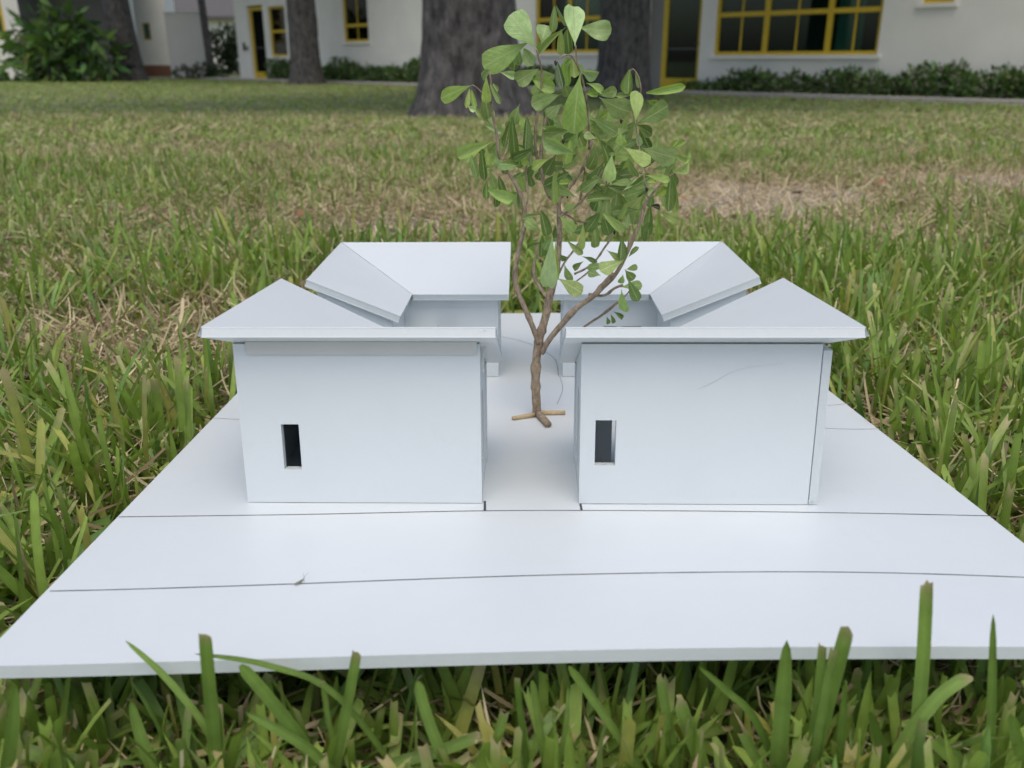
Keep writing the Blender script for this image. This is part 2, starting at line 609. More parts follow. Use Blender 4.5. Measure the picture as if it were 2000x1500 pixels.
def window(s0, s1, z0, z1, units, bar, muntin=True):
    """yellow frame with mullions, a meeting rail and muntins; panes are sub-parts"""
    room(s0 - .05, s1 + .05, z0 - .05, z1 + .05)
    mb = MB()
    fw, yf, yb = .07, .06, .14
    mb.box(s0 + .002, s1 - .002, yf, yb, z0 + .002, z0 + fw)
    mb.box(s0 + .002, s1 - .002, yf, yb, z1 - fw, z1 - .002)
    mb.box(s0 + .002, s0 + fw, yf, yb, z0 + fw, z1 - fw)
    mb.box(s1 - fw, s1 - .002, yf, yb, z0 + fw, z1 - fw)
    fr = mb.build('window', M['yellow'], bld)
    us = [s0 + fw] + list(units) + [s1 - fw]
    for u in units:
        m2 = MB(); m2.box(u - .055, u + .055, yf + .003, yb - .003, z0 + fw + .001, z1 - fw - .001)
        m2.build('mullion', M['yellow'], fr)
    for a, b in zip(us[:-1], us[1:]):
        a2 = a + (.056 if a in units else .001)
        b2 = b - (.056 if b in units else .001)
        m2 = MB(); m2.box(a2, b2, yf + .012, yb - .012, bar - .045, bar + .045)
        m2.build('meeting_rail', M['yellow'], fr)
        if muntin:
            mid = (a2 + b2) / 2
            for q0, q1 in ((z0 + fw + .001, bar - .046), (bar + .046, z1 - fw - .001)):
                m2 = MB(); m2.box(mid - .018, mid + .018, yf + .025, yb - .025, q0, q1)
                m2.build('muntin', M['yellow'], fr)
        for q0, q1 in ((z0 + fw, bar - .046), (bar + .046, z1 - fw)):
            m2 = MB(); m2.box(a2, b2, .098, .102, q0 + .001, q1 - .001)
            m2.build('pane', M['glass'], fr)
    m2 = MB(); m2.box(s0 - .08, s1 + .08, -.05, .058, z0 - .075, z0 - .003)
    m2.build('sill', M['stucco'], fr)
    return fr


window(-.25, 3.35, .78, 2.46, [.93, 2.30], 1.58)
window(4.05, 4.60, 1.64, 2.46, [], 2.05, False)
window(-5.55, -3.35, .85, 2.46, [-4.45], 1.63)
window(-13.95, -12.64, 1.22, 2.75, [], 1.70)
window(-18.44, -17.36, .80, 2.42, [], 1.62, False)
mb = MB()
for k in range(14):
    a = 2.42 + k * .038
    yy = .16 + .02 * (k % 2)
    mb.add([(a, yy, .80), (a + .038, .16 + .02 * ((k + 1) % 2), .80), (a + .038, .16 + .02 * ((k + 1) % 2), 2.4), (a, yy, 2.4)], [(0, 1, 2, 3)])
o = mb.build('curtain', M['curtain'], bld, smooth=True)
tag(o, 'pale teal curtain behind the wide window')


def door(s0, s1, z0, z1, y, rail):
    room(s0 - .02, s1 + .02, z0, z1 + .02, 1.8)
    mb = MB()
    fw = .13
    mb.box(s0, s0 + fw, y, y + .06, z0, z1)
    mb.box(s1 - fw, s1, y, y + .06, z0, z1)
    mb.box(s0 + fw, s1 - fw, y, y + .06, z1 - fw, z1)
    mb.box(s0 + fw, s1 - fw, y, y + .06, z0, z0 + .24)
    d = mb.build('door', M['yellow'], bld)
    m2 = MB(); m2.box(s0 + fw, s1 - fw, y + .02, y + .03, z0 + .24, rail - .02); m2.build('pane', M['glass'], d)
    m2 = MB(); m2.box(s0 + fw, s1 - fw, y + .02, y + .03, rail + .02, z1 - fw); m2.build('pane', M['glass'], d)
    m2 = MB(); m2.box(s0 + fw, s1 - fw, y + .01, y + .05, rail - .019, rail + .019); m2.build('rail', M['metal'], d)
    m2 = MB(); m2.tube([(s1 - fw * .5, y, 1.02), (s1 - fw * .5, y - .05, 1.02), (s1 - fw * .5 - .1, y - .05, 1.02)], .012, 8); m2.build('handle', M['metal'], d)


door(-1.70, -.62, .06, 2.45, .14, .92)
door(-19.87, -18.80, .04, 2.46, .10, 1.1)
mb = MB(); mb.box(-2.05, -1.70, .15, .20, 0, 2.62); mb.box(-1.70, -.60, .15, .20, 2.452, 2.62); mb.build('recess_panel', M['grey'], bld)
mb = MB(); mb.box(-20.3, -20.22, -.06, 0, 1.0, 1.28); mb.box(-20.1, -20.03, -.05, 0, 1.02, 1.16)
mb.build('wall_box', M['metal'], bld)

# path of pale concrete along the building
mb = MB(); mb.box(-22.0, 14.0, -.92, -.42, -.12, .065)
p = mb.build('path', M['concrete'], mw=BW)
tag(p, 'pale concrete edging path along the white building', 'path', kind='structure')


# ------------------------------------------------------------------ leaf masses
def leaf_cloud(n, centers, radii, size, col, colvar, aspect=.45, droop=.3, seed=1, pick=None):
    """n pointed four-sided leaves scattered in the shells of several ellipsoids"""
    r = np.random.default_rng(seed)
    centers = np.asarray(centers, float); radii = np.asarray(radii, float)
    vol = radii.prod(1); pk = r.choice(len(centers), n, p=vol / vol.sum())
    d = r.normal(size=(n, 3)); d /= np.linalg.norm(d, axis=1, keepdims=True)
    rr = r.uniform(.35, 1.08, (n, 1)) ** .6
    p = centers[pk] + d * rr * radii[pk]
    ax = d + r.normal(scale=.8, size=(n, 3)); ax[:, 2] -= droop; ax /= np.linalg.norm(ax, axis=1, keepdims=True)
    sd_ = np.cross(ax, r.normal(size=(n, 3))); sd_ /= np.linalg.norm(sd_, axis=1, keepdims=True)
    L = size * r.uniform(.6, 1.4, (n, 1))
    nr = np.cross(ax, sd_)
    a = p; b = p + ax * L * .5 + sd_ * L * aspect * .5 + nr * L * .08
    c = p + ax * L; e = p + ax * L * .5 - sd_ * L * aspect * .5 + nr * L * .08
    v = np.stack([a, b, c, e], 1).reshape(-1, 3)
    q = np.arange(4 * n).reshape(-1, 4)
    cc = np.asarray(col)[None] * (1 + colvar * r.normal(size=(n, 1))) * (1 + .12 * r.normal(size=(n, 3)))
    cc = np.clip(cc, .008, 1)
    return v, q, np.repeat(cc, 4, 0)


def hedge(name, label, s0, s1, hfun, n, seed, y0=-.36, y1=-.06):
    r = np.random.default_rng(seed)
    root = empty(name, BW @ Matrix.Translation((s0, (y0 + y1) / 2, 0)))
    cs, rd = [], []
    s = s0
    while s < s1:
        h = hfun(s) * r.uniform(.75, 1.2)
        cs.append((s - s0, r.uniform(-.05, .05), h * .5)); rd.append((.26, .15, h * .52))
        s += r.uniform(.16, .30)
    v, q, c = leaf_cloud(n, cs, rd, .11, (.10, .17, .05), .5, .45, -.5, seed)
    v[:, 1] = np.clip(v[:, 1], -.34, .14)
    v[:, 2] = np.maximum(v[:, 2], .01)
    f = np_mesh('foliage', v, q, c, M['foliage'], False); f.parent = root
    tag(root, label, 'hedge')
    return root


hedge('low_hedge', 'low dark green hedge under the wide yellow-framed window', -.75, 9.5,
      lambda s: .27 + .22 * smooth01(-.5, 3.5, s) + .10 * sin(s * 2.3) * sin(s * .9 + 1), 7000, 3)
hedge('low_hedge', 'low dark hedge along the white wall between the left tree trunks', -18.2, -6.2,
      lambda s: .55 + .12 * sin(s * 1.7), 9000, 4)
hedge('low_hedge', 'short dark hedge under the window half hidden by the big trunk', -6.1, -2.3,
      lambda s: .42 + .08 * sin(s * 2.1), 2500, 5)


# ------------------------------------------------------------------ oak trees
def oak(base, r, label, seed, height=4.6, lean=(0, 0), crown_c=None, crown_r=None, flare=.35, group='oak trees on the lawn', nleaf=3200, rows=46, sides=44, csize=.42):
    root = empty('oak_tree', Matrix.Translation(base))
    tag(root, label, 'tree', group)
    rr = random.Random(seed)
    mb = MB()
    V = []
    ph = [rr.uniform(0, 6.28) for _ in range(6)]
    for i in range(rows + 1):
        t = i / rows
        z = -.15 + (height + .15) * t ** 1.35
        fl = 1 + flare * math.exp(-max(z, 0) / .28) * 1.2
        tap = 1 - .16 * min(1, max(0, z) / height)
        for k in range(sides):
            an = 2 * pi * k / sides
            lob = 1 + .07 * (fl - 1) * 4 * sin(an * 5 + ph[0]) + .03 * sin(an * 3 + ph[1] + z)
            rid = 1 + .03 * mnoise.noise(Vector((cos(an) * 4.0, sin(an) * 4.0, z * 1.3 + seed))) + .05 * abs(mnoise.noise(Vector((cos(an) * 11, sin(an) * 11, z * 2.2 + seed)))) + .03 * mnoise.noise(Vector((cos(an) * 22, sin(an) * 22, z * 6.0 + seed)))
            q = r * fl * tap * lob * rid
            V.append((q * cos(an) + lean[0] * max(z, 0), q * sin(an) + lean[1] * max(z, 0), z))
    F = [(i * sides + k, i * sides + (k + 1) % sides, (i + 1) * sides + (k + 1) % sides, (i + 1) * sides + k) for i in range(rows) for k in range(sides)]
    mb.add(V, F)
    mb.build('trunk', M['oak'], root, smooth=True)
    top = Vector((lean[0] * height, lean[1] * height, height - .25))
    cc = Vector(crown_c) if crown_c else Vector((top.x, top.y, height + 2.4))
    cr = crown_r or (4.6, 4.6, 2.3)
    tips = []
    for k in range(6):
        an = 2 * pi * k / 6 + rr.uniform(-.3, .3)
        tip = cc + Vector((cos(an) * cr[0] * .62, sin(an) * cr[1] * .62, rr.uniform(-.2, .5) * cr[2]))
        mid = top.lerp(tip, .45) + Vector((0, 0, .5))
        m2 = MB(); m2.tube([top - Vector((0, 0, .3)), top.lerp(mid, .5) + Vector((0, 0, .15)), mid, tip], [r * .55, r * .4, r * .25, r * .08], 9, jit=.06)
        m2.build('limb', M['oak'], root, smooth=True)
        tips.append(tip)
    cs = [tuple(t + Vector((rr.uniform(-.6, .6), rr.uniform(-.6, .6), rr.uniform(-.2, .6)))) for t in tips] + [tuple(cc)]
    rd = [(cr[0] * .5, cr[1] * .5, cr[2] * .6)] * len(tips) + [(cr[0] * .6, cr[1] * .6, cr[2] * .8)]
    v, q, c = leaf_cloud(nleaf, cs, rd, csize, (.05, .075, .028), .25, .55, .2, seed)
    f = np_mesh('crown', v, q, c, M['foliage'], False)
    f.parent = root
    return root


def tree_at(px, wpx, Y, **k):
    b = at_Y(px, 60, Y)
    zc = (b - CAMP).dot(FW)
    return Vector((b.x, Y, float(ground_z(b.x, Y)))), wpx / 2 / FPX * zc


b, r = tree_at(919, 182, 8.2)
oak(b, r, 'thick grey oak trunk rising just behind the leafy sprig', 21, height=4.6, crown_c=(-.4, 3.0, 7.0), crown_r=(7.5, 6.0, 2.4), flare=.40, nleaf=6500, rows=130, sides=130)
b, r = tree_at(1219, 100, 17.0)
oak(b, r, 'dark oak trunk in front of the recessed yellow door', 22, flare=.3)
b, r = tree_at(591, 58, 28.0)
oak(b, r, 'dark oak trunk standing beside the far yellow-framed door', 23, flare=.22)
b, r = tree_at(243, 52, 32.0)
oak(b, r, 'dark leaning oak trunk between the bushy shrub and small white annex', 24, flare=.25, lean=(-.07, 0))
b, r = tree_at(404, 15, 37.0)
oak(b, r, 'slim grey tree trunk at the edge of the pale grey screen wall', 25, flare=.2, crown_r=(2.4, 2.4, 1.6), nleaf=900, lean=(-.03, 0), rows=24, sides=20)

# ------------------------------------------------------------------ far left: shrub, annex, screen wall
b = at_Y(112, 150, 31.0)
sh = empty('broadleaf_shrub', Matrix.Translation((b.x, 31.0, -.37)))
tag(sh, 'large dark green broadleaf shrub at the far left of the lawn', 'shrub')
cs = [(-1.5, 0, .55), (-.5, .2, 1.35), (.5, 0, 1.5), (1.2, .1, .95), (0, -.2, .7), (-2.2, .1, .4), (1.75, .1, .45)]
rd = [(.7, .6, .5), (.8, .7, .8), (.8, .7, .8), (.8, .7, .8), (1.1, .8, .7), (.6, .5, .4), (.5, .4, .4)]
v, q, c = leaf_cloud(700, cs, rd, .6, (.10, .18, .045), .5, .30, .5, 8)
v[:, 2] = np.maximum(v[:, 2], .02)
f = np_mesh('foliage', v, q, c, M['foliage'], False); f.parent = sh
for k in range(7):
    mb = MB(); a = k * .9
    mb.tube([(cos(a) * .3, sin(a) * .2, -.05), (cos(a) * .8, sin(a) * .3, .8), (cos(a) * 1.3, sin(a) * .4, 1.6)], [.05, .04, .02], 7)
    mb.build('stem', M['oak'], sh)


def local_box_root(name, px, Y, z=-.37, rz=0):
    p_ = at_Y(px, 120, Y)
    return empty(name, Matrix.Translation((p_.x, Y, z)) @ Matrix.Rotation(rz, 4, 'Z'))


# small white annex with a tiny window, brick base
an = local_box_root('white_annex', 335, 41.0, -.12, radians(14))
tag(an, 'small white annex with a tiny square window and brick base', 'building')
mb = MB()
W_ = 3.2
wx0, wx1, wz0, wz1 = -1.02, -.70, 1.25, 1.95
for (x0, x1, z0, z1) in ((-W_, wx0, .22, 4.2), (wx1, 0, .22, 4.2), (wx0, wx1, .22, wz0), (wx0, wx1, wz1, 4.2)):
    mb.add([(x0, 0, z0), (x1, 0, z0), (x1, 0, z1), (x0, 0, z1)], [(0, 1, 2, 3)])
mb.add([(0, 0, .22), (0, 4, .22), (0, 4, 4.2), (0, 0, 4.2)], [(0, 1, 2, 3)])
mb.add([(-W_, 0, .22), (-W_, 4, .22), (-W_, 4, 4.2), (-W_, 0, 4.2)], [(3, 2, 1, 0)])
mb.build('wall', M['stucco'], an)
mb = MB(); mb.box(-W_ - .3, .3, -.3, 4.3, 4.203, 4.36); mb.build('roof', M['roofing'], an)
mb = MB(); mb.box(-W_, .02, -.02, 4, -.3, .218); mb.build('brick_base', M['brick'], an)
mb = MB()
mb.box(wx0, wx0 + .05, .03, .09, wz0, wz1); mb.box(wx1 - .05, wx1, .03, .09, wz0, wz1)
mb.box(wx0 + .05, wx1 - .05, .03, .09, wz0, wz0 + .05); mb.box(wx0 + .05, wx1 - .05, .03, .09, wz1 - .05, wz1)
wo = mb.build('window', M['yellow'], an)
mb = MB(); mb.box(wx0 + .05, wx1 - .05, .055, .065, wz0 + .05, wz1 - .05); mb.build('pane', M['room'], wo)

sc_ = local_box_root('screen_wall', 372, 37.5, -.37, radians(-6))
tag(sc_, 'plain pale grey freestanding screen wall beside the white annex', 'wall')
mb = MB(); mb.box(-.84, .84, -.06, .06, -.1, 2.42); mb.build('panel', M['stucco2'], sc_)
mb = MB(); mb.box(-.87, .87, -.08, .08, 2.423, 2.47); mb.build('coping', M['stucco2'], sc_)
sc2 = empty('low_shrub', Matrix.Translation((at_Y(375, 130, 36.6).x, 36.6, -.37)))
tag(sc2, 'low green shrub at the foot of the grey screen wall', 'shrub')
v, q, c = leaf_cloud(700, [(-.3, 0, .18), (.4, 0, .25), (.9, .1, .2)], [(.5, .3, .25), (.5, .3, .32), (.4, .3, .25)], .13, (.04, .07, .02), .3, .5, .1, 9)
v[:, 2] = np.maximum(v[:, 2], .01)
f = np_mesh('foliage', v, q, c, M['foliage'], False); f.parent = sc2
for k in range(4):
    mb = MB(); mb.tube([(-.3 + .35 * k, 0, -.03), (-.3 + .35 * k, .02, .22)], [.012, .006], 5); mb.build('stem', M['oak'], sc2)

# wing at the far left with a tall yellow window, partly behind the shrub
lw = local_box_root('left_wing_building', 36, 36.0, -.37, radians(6))
tag(lw, 'white corner of a building with a yellow-framed window at the far left edge', 'building')
mb = MB()
for (x0, x1, z0, z1) in ((-.25, .35, -.1, 4.2), (-8.0, -2.05, -.1, 4.2), (-2.05, -.25, -.1, 1.45), (-2.05, -.25, 3.6, 4.2)):
    mb.add([(x0, 0, z0), (x1, 0, z0), (x1, 0, z1), (x0, 0, z1)], [(0, 1, 2, 3)])
mb.build('wall', M['stucco'], lw)
mb = MB()
mb.add([(.35, 0, -.1), (.35, 2.5, -.1), (.35, 2.5, 4.2), (.35, 0, 4.2)], [(0, 1, 2, 3)])
mb.add([(.35, 2.5, -.1), (3.5, 2.5, -.1), (3.5, 2.5, 4.2), (.35, 2.5, 4.2)], [(0, 1, 2, 3)])
mb.build('recessed_wall', M['grey'], lw)
mb = MB(); mb.box(-8.2, 4.2, -.4, 4, 4.203, 4.4); mb.build('roof', M['roofing'], lw)
mb = MB()
mb.box(-2.05, -1.93, .05, .13, 1.45, 3.6); mb.box(-.37, -.25, .05, .13, 1.45, 3.6)
mb.box(-1.93, -.37, .05, .13, 1.45, 1.57); mb.box(-1.93, -.37, .05, .13, 3.48, 3.6); mb.box(-1.93, -.37, .05, .13, 2.30, 2.42)
wo = mb.build('window', M['yellow'], lw)
for z0, z1 in ((1.57, 2.30), (2.42, 3.48)):
    mb = MB(); mb.box(-1.93, -.37, .085, .095, z0, z1); mb.build('pane', M['glass'], wo)
mb = MB()
mb.add([(-2.1, 1.2, 1.4), (-.2, 1.2, 1.4), (-.2, 1.2, 3.7), (-2.1, 1.2, 3.7)], [(0, 1, 2, 3)])
mb.build('room_interior', M['curtain'], lw)
mb = MB(); mb.box(3.5, 3.85, 2.2, 2.55, -.1, 4.2); mb.build('column', M['stucco'], lw)

# far house seen through the gap
fh = local_box_root('far_house', 440, 60.0, -.37, 0)
tag(fh, 'distant white house with dark roof glimpsed through the gap between buildings', 'house')
mb = MB(); mb.box(-4, 3.5, 0, 5, -.3, 3.1); mb.build('wall', M['stucco'], fh)
mb = MB(); mb.prism([(-4.5, -.6, 3.1), (4.0, -.6, 3.1), (4.0, 2.5, 5.0), (-4.5, 2.5, 5.0)], (0, 0, .18), 0, 0)
mb.prism([(-4.5, 5.6, 3.1), (4.0, 5.6, 3.1), (4.0, 2.5, 5.0), (-4.5, 2.5, 5.0)], (0, 0, .18), 0, 0)
mb.build('roof', M['roofing'], fh)
fs_ = empty('far_shrubs', Matrix.Translation((at_Y(445, 120, 45).x, 45.0, -.37)))
tag(fs_, 'dark bushy shrub filling the gap between screen wall and building corner', 'shrub')
v, q, c = leaf_cloud(1800, [(-.4, 0, .7), (.5, 0, .9), (.1, 0, 1.5), (.9, .2, 2.1)], [(.8, .6, .75), (.7, .6, .9), (.8, .6, .7), (.35, .3, .8)], .24, (.03, .05, .02), .35, .5, .2, 10)
v[:, 2] = np.maximum(v[:, 2], .02)
f = np_mesh('foliage', v, q, c, M['foliage'], False); f.parent = fs_
mb = MB(); mb.tube([(.1, 0, -.05), (.2, 0, .8), (.9, .2, 2.0)], [.05, .04, .02], 7); mb.build('stem', M['oak'], fs_)

# ------------------------------------------------------------------ the foam board
BROTB = radians(2.35)
FLc = Vector((-.2385, .3185))
BWd, BLn, BT = .514, .7305, .0062


def bpt(s, t):
    """board coordinates (s across, t back, metres) -> u, v"""
    return FLc.x + s * cos(BROTB) - t * sin(BROTB), FLc.y + s * sin(BROTB) + t * cos(BROTB)


def warp(u, v):
    k = max(0., min(1., (.475 - v) / .15))
    k = k * k * (3 - 2 * k)
    q = max(0., min(1., (u + .22) / .49))
    return .0034 * sin(pi * q ** 1.3) * k


NS, NT = 30, 40
mb = MB()
top, bot = [], []
rb = random.Random(3)
for j in range(NT + 1):
    for i in range(NS + 1):
        e = .0
        s, t = BWd * i / NS, BLn * j / NT
        u, v_ = bpt(s, t)
        top.append((u, v_, warp(u, v_)))
        bot.append((u, v_, warp(u, v_) - BT))
nb = len(top)
F, MI = [], []
for j in range(NT):
    for i in range(NS):
        a = j * (NS + 1) + i
        F.append((a, a + 1, a + NS + 2, a + NS + 1)); MI.append(0)
        F.append((nb + a, nb + a + NS + 1, nb + a + NS + 2, nb + a + 1)); MI.append(0)
for i in range(NS):
    F.append((i, nb + i, nb + i + 1, i + 1)); MI.append(1)
    a = NT * (NS + 1) + i
    F.append((a, a + 1, nb + a + 1, nb + a)); MI.append(1)
for j in range(NT):
    a = j * (NS + 1); F.append((a, a + NS + 1, nb + a + NS + 1, nb + a)); MI.append(1)
    a += NS; F.append((a, nb + a, nb + a + NS + 1, a + NS + 1)); MI.append(1)
mb.add(top + bot, F, MI)
board = mb.build('foam_board_base', [M['paper'], M['foam']], mw=BM)
tag(board, 'large white foam board base lying on the grass under the model houses', 'board')


def drawn(pts_px, wd, m='ink', dens=6, pts_uv=None):
    P = [tuple(on_plane(x, y)[:2]) for x, y in pts_px] if pts_px else pts_uv
    # Catmull-Rom through the points
    Q = []
    for i in range(len(P) - 1):
        p0, p1, p2, p3 = (Vector(P[max(i - 1, 0)]), Vector(P[i]), Vector(P[i + 1]), Vector(P[min(i + 2, len(P) - 1)]))
        for k in range(dens):
            t = k / dens
            Q.append(.5 * ((2 * p1) + (-p0 + p2) * t + (2 * p0 - 5 * p1 + 4 * p2 - p3) * t * t + (-p0 + 3 * p1 - 3 * p2 + p3) * t ** 3))
    Q.append(Vector(P[-1]))
    m2 = MB()
    L_, R_ = [], []
    for i, q in enumerate(Q):
        d = (Q[min(i + 1, len(Q) - 1)] - Q[max(i - 1, 0)]).normalized()
        nn = Vector((-d.y, d.x)) * wd * .5 * random.uniform(.85, 1.15)
        for lst, s in ((L_, 1), (R_, -1)):
            c = q + nn * s
            lst.append((c.x, c.y, warp(c.x, c.y) + .00025))
    n = len(Q)
    m2.add(L_ + R_, [(i, i + n, i + n + 1, i + 1) for i in range(n - 1)])
    o = m2.build('drawn_line', M[m], board)
    return o


drawn([(232, 1010), (600, 1005), (947, 998), (1300, 998), (1640, 1002), (1938, 1008)], .00062)
drawn([(97, 1155), (330, 1150), (600, 1143), (1000, 1131), (1350, 1124), (1600, 1122), (1800, 1124), (2000, 1129), (2085, 1132)], .00062)
drawn([(947, 979), (947, 998)], .0013)
drawn([(1132, 977), (1136, 997)], .0013)
drawn([(415, 817), (468, 819.5)], .0006, 'pencil')
drawn([(1612, 837), (1665, 838.5), (1722, 838)], .0006, 'pencil')
drawn([(1616, 792), (1640, 790.5), (1661, 787)], .0006, 'pencil')
drawn([(960, 655), (990, 660), (1020, 667), (1045, 677), (1072, 692), (1086, 706), (1091, 735)], .0009, 'pencil', 8)
# matching pencil arc of the round court in front of the rear right house
drawn([(1093, 735), (1099, 760), (1088, 790)], .0006, 'pencil')

# ------------------------------------------------------------------ the four model houses
V0 = .667
TW = .005
RT_ = .006
H_OUT = .113


def strips_wall(mb, P, s0, s1, topf, holes, ext, h0=0.0):
    """flat foam board wall: P(s,h) -> point of its outer face, holes (s0,s1,h0,h1), ext = inward thickness vector"""
    ext = Vector(ext)
    br = sorted({s0, s1} | {q for h in holes for q in h[:2]})
    for a, b in zip(br[:-1], br[1:]):
        hs_ = [h for h in holes if h[0] <= a + 1e-7 and h[1] >= b - 1e-7]
        segs = [((h0, h0), (topf(a), topf(b)))]
        if hs_:
            q = hs_[0]
            segs = []
            if q[2] > h0 + 1e-6: segs.append(((h0, h0), (q[2], q[2])))
            segs.append(((q[3], q[3]), (topf(a), topf(b))))
        for (la, lb), (ta, tb) in segs:
            o_ = [Vector(P(a, la)), Vector(P(b, lb)), Vector(P(b, tb)), Vector(P(a, ta))]
            i_ = [p + ext for p in o_]
            mb.add(o_ + i_, [(0, 1, 2, 3), (7, 6, 5, 4)], 0)
            mb.add([o_[3], o_[2], i_[2], i_[3]], [(0, 1, 2, 3)], 1)
            if la > h0 + 1e-6 or not hs_:
                mb.add([o_[0], o_[1], i_[1], i_[0]], [(0, 1, 2, 3)], 1)
            elif hs_:
                pass
            if abs(a - s0) < 1e-7 or hs_ == []:
                mb.add([o_[0], o_[3], i_[3], i_[0]], [(0, 1, 2, 3)], 1)
            if abs(b - s1) < 1e-7 or hs_ == []:
                mb.add([o_[1], o_[2], i_[2], i_[1]], [(0, 1, 2, 3)], 1)


def wall_with(mb, P, s0, s1, topf, holes, ext):
    # columns next to a hole show their cut foam inside the opening
    strips_wall(mb, P, s0, s1, topf, holes, ext)


A_IN, A_OUT, B_OUT, B_IN, A_WIN, B_END = .0295, .1735, .178, .105, .114, .030
EA_OUT, EA_END, EB_OUT, EB_IN, EA_WIN, EB_END = .1865, .0195, .190, .093, .105, .024


def house(sx, sv, label, holes_front=(), holes_inner=(), hole_end=(), h_in=.0785, droop=0., strip=None, side_to_front=False, group='white foam-board model houses'):
    ctr = Vector((sx * .115, V0 + sv * .115, 0))
    root = empty('model_house', BM @ Matrix.Translation(ctr))
    tag(root, label, 'model house', group)

    def Q(a, b, h):
        return Vector((sx * a, V0 + sv * b, h)) - ctr

    def D(da, db, dh=0):
        return Vector((sx * da, sv * db, dh))
    k1 = (H_OUT - h_in) / (EB_OUT - EB_IN)
    k2 = (H_OUT - h_in) / (EA_OUT - EA_WIN)
    dv = RT_ * sqrt(1 + k1 * k1) + .0006

    def und1(b):
        return H_OUT - k1 * (EB_OUT - b) - dv

    def und2(a, b):
        f_ = max(0, (EB_OUT - b) / (EB_OUT - EB_END))
        return H_OUT - k2 * (EA_OUT - a) - RT_ * sqrt(1 + k2 * k2) - .0004 - droop * f_ * (.55 + .45 * max(0., min(1., (a - EA_WIN) / (EA_OUT - EA_WIN)))) * .96
    base = .0004
    aF = A_OUT - TW - .0006 if side_to_front else A_OUT
    # outer long wall
    m = MB()
    strips_wall(m, lambda s, h: Q(s, B_OUT, h + base), A_IN, aF, lambda s: und1(B_OUT) - base - .0007, holes_front, D(0, -TW))
    m.build('wall_panel', [M['paper'], M['foam']], root)
    # outer side wall
    bF = B_OUT if side_to_front else B_OUT - TW - .0004
    m = MB()
    strips_wall(m, lambda s, h: Q(A_OUT, s, h + base), B_END + TW + .0004, bF, lambda s: und2(A_OUT - TW, s) - base - .0004, (), D(-TW, 0))
    m.build('wall_panel', [M['paper'], M['foam']], root)
    # end wall at the passage
    m = MB()
    strips_wall(m, lambda s, h: Q(A_IN + .0008, s, h + base), B_IN + TW + .0003, B_OUT - TW - .0003, lambda s: und1(s) - base, hole_end, D(TW, 0))
    m.build('wall_panel', [M['paper'], M['foam']], root)
    # inner long wall facing the court
    m = MB()
    strips_wall(m, lambda s, h: Q(s, B_IN, h + base), A_IN, A_WIN + TW, lambda s: und1(B_IN) - base, holes_inner, D(0, TW))
    m.build('wall_panel', [M['paper'], M['foam']], root)
    # inner wall of the short wing
    m = MB()
    strips_wall(m, lambda s, h: Q(A_WIN, s, h + base), B_END + TW + .0004, B_IN - .0003, lambda s: und2(A_WIN, s) - base, (), D(TW, 0))
    m.build('wall_panel', [M['paper'], M['foam']], root)
    # end wall of the short wing
    m = MB()
    strips_wall(m, lambda s, h: Q(s, B_END, h + base), A_WIN, A_OUT, lambda s: und2(s, B_END) - base - .0003, (), D(0, TW))
    m.build('wall_panel', [M['paper'], M['foam']], root)
    # roofs: two panes of board sloping down to the court
    g_ = .0005
    r1 = [Q(EA_OUT - g_, EB_OUT, H_OUT), Q(EA_END, EB_OUT, H_OUT), Q(EA_END, EB_IN, h_in), Q(EA_WIN - g_, EB_IN, h_in)]
    nrm = (r1[1] - r1[0]).cross(r1[2] - r1[0]).normalized()
    if nrm.z < 0: nrm = -nrm
    m = MB(); m.prism(r1, -nrm * RT_); m.build('roof_panel', [M['paper'], M['foam']], root)
    din = droop * .55
    r2 = [Q(EA_OUT, EB_OUT - g_, H_OUT), Q(EA_WIN, EB_IN + .0002, h_in), Q(EA_WIN + droop * .05, EB_END, h_in - din), Q(EA_OUT - droop * .7, EB_END, H_OUT - droop)]
    nrm = (r2[2] - r2[0]).cross(r2[3] - r2[1]).normalized()
    if nrm.z < 0: nrm = -nrm
    m = MB()
    tp = [Vector(p_) for p_ in r2]
    m.prism(tp, -nrm * RT_)
    m.build('roof_panel', [M['paper'], M['foam']], root)
    if strip:
        mt, wb, sa, sb, h0_, h1_, th = strip
        m = MB()
        ee = D(0, sv * sv * th) if wb == B_OUT else D(0, -th)
        bb = wb + (.0003 if wb == B_OUT else -.0003)
        m.prism([Q(sa, bb, h0_), Q(sb, bb, h0_), Q(sb, bb, h1_), Q(sa, bb, h1_)], ee, 0, 0)
        o = m.build('fascia_strip', [M[mt]], root)
        tag(o, 'off-white strip glued under the eave' if mt == 'oldpaper' else None)
    return root, Q


hl, QL = house(-1, -1, 'front left white foam-board model house with off-white strip under its eave',
               holes_front=[(.1385, .1492, .0216, .0505)], hole_end=[(.132, .152, .012, .062)], h_in=.0725, holes_inner=[(.055, .088, 0., .05)],
               strip=('oldpaper', B_OUT, .031, .1655, .0942, .1018, .0012))
hr, QR = house(1, -1, 'front right white foam-board model house with a hair stuck on its wall',
               holes_front=[(.0385, .0508, .0248, .0535)], hole_end=[(.132, .152, .012, .062)], h_in=.0725, holes_inner=[(.055, .088, 0., .05)], side_to_front=True)
rl, QRL = house(-1, 1, 'rear left white foam-board model house across the court from the sprig', h_in=.079, droop=.009,
                holes_inner=[(.064, .084, 0.0, .046)], strip=('paper', B_IN, .030, .108, .0655, .0722, .001))
rr_, QRR = house(1, 1, 'rear right white foam-board model house partly behind the sprig leaves', h_in=.079, droop=.007,
                 holes_inner=[(.066, .078, 0.0, .0472), (.082, .100, 0.0, .0472)], strip=('paper', B_IN, .036, .088, .0645, .072, .001))


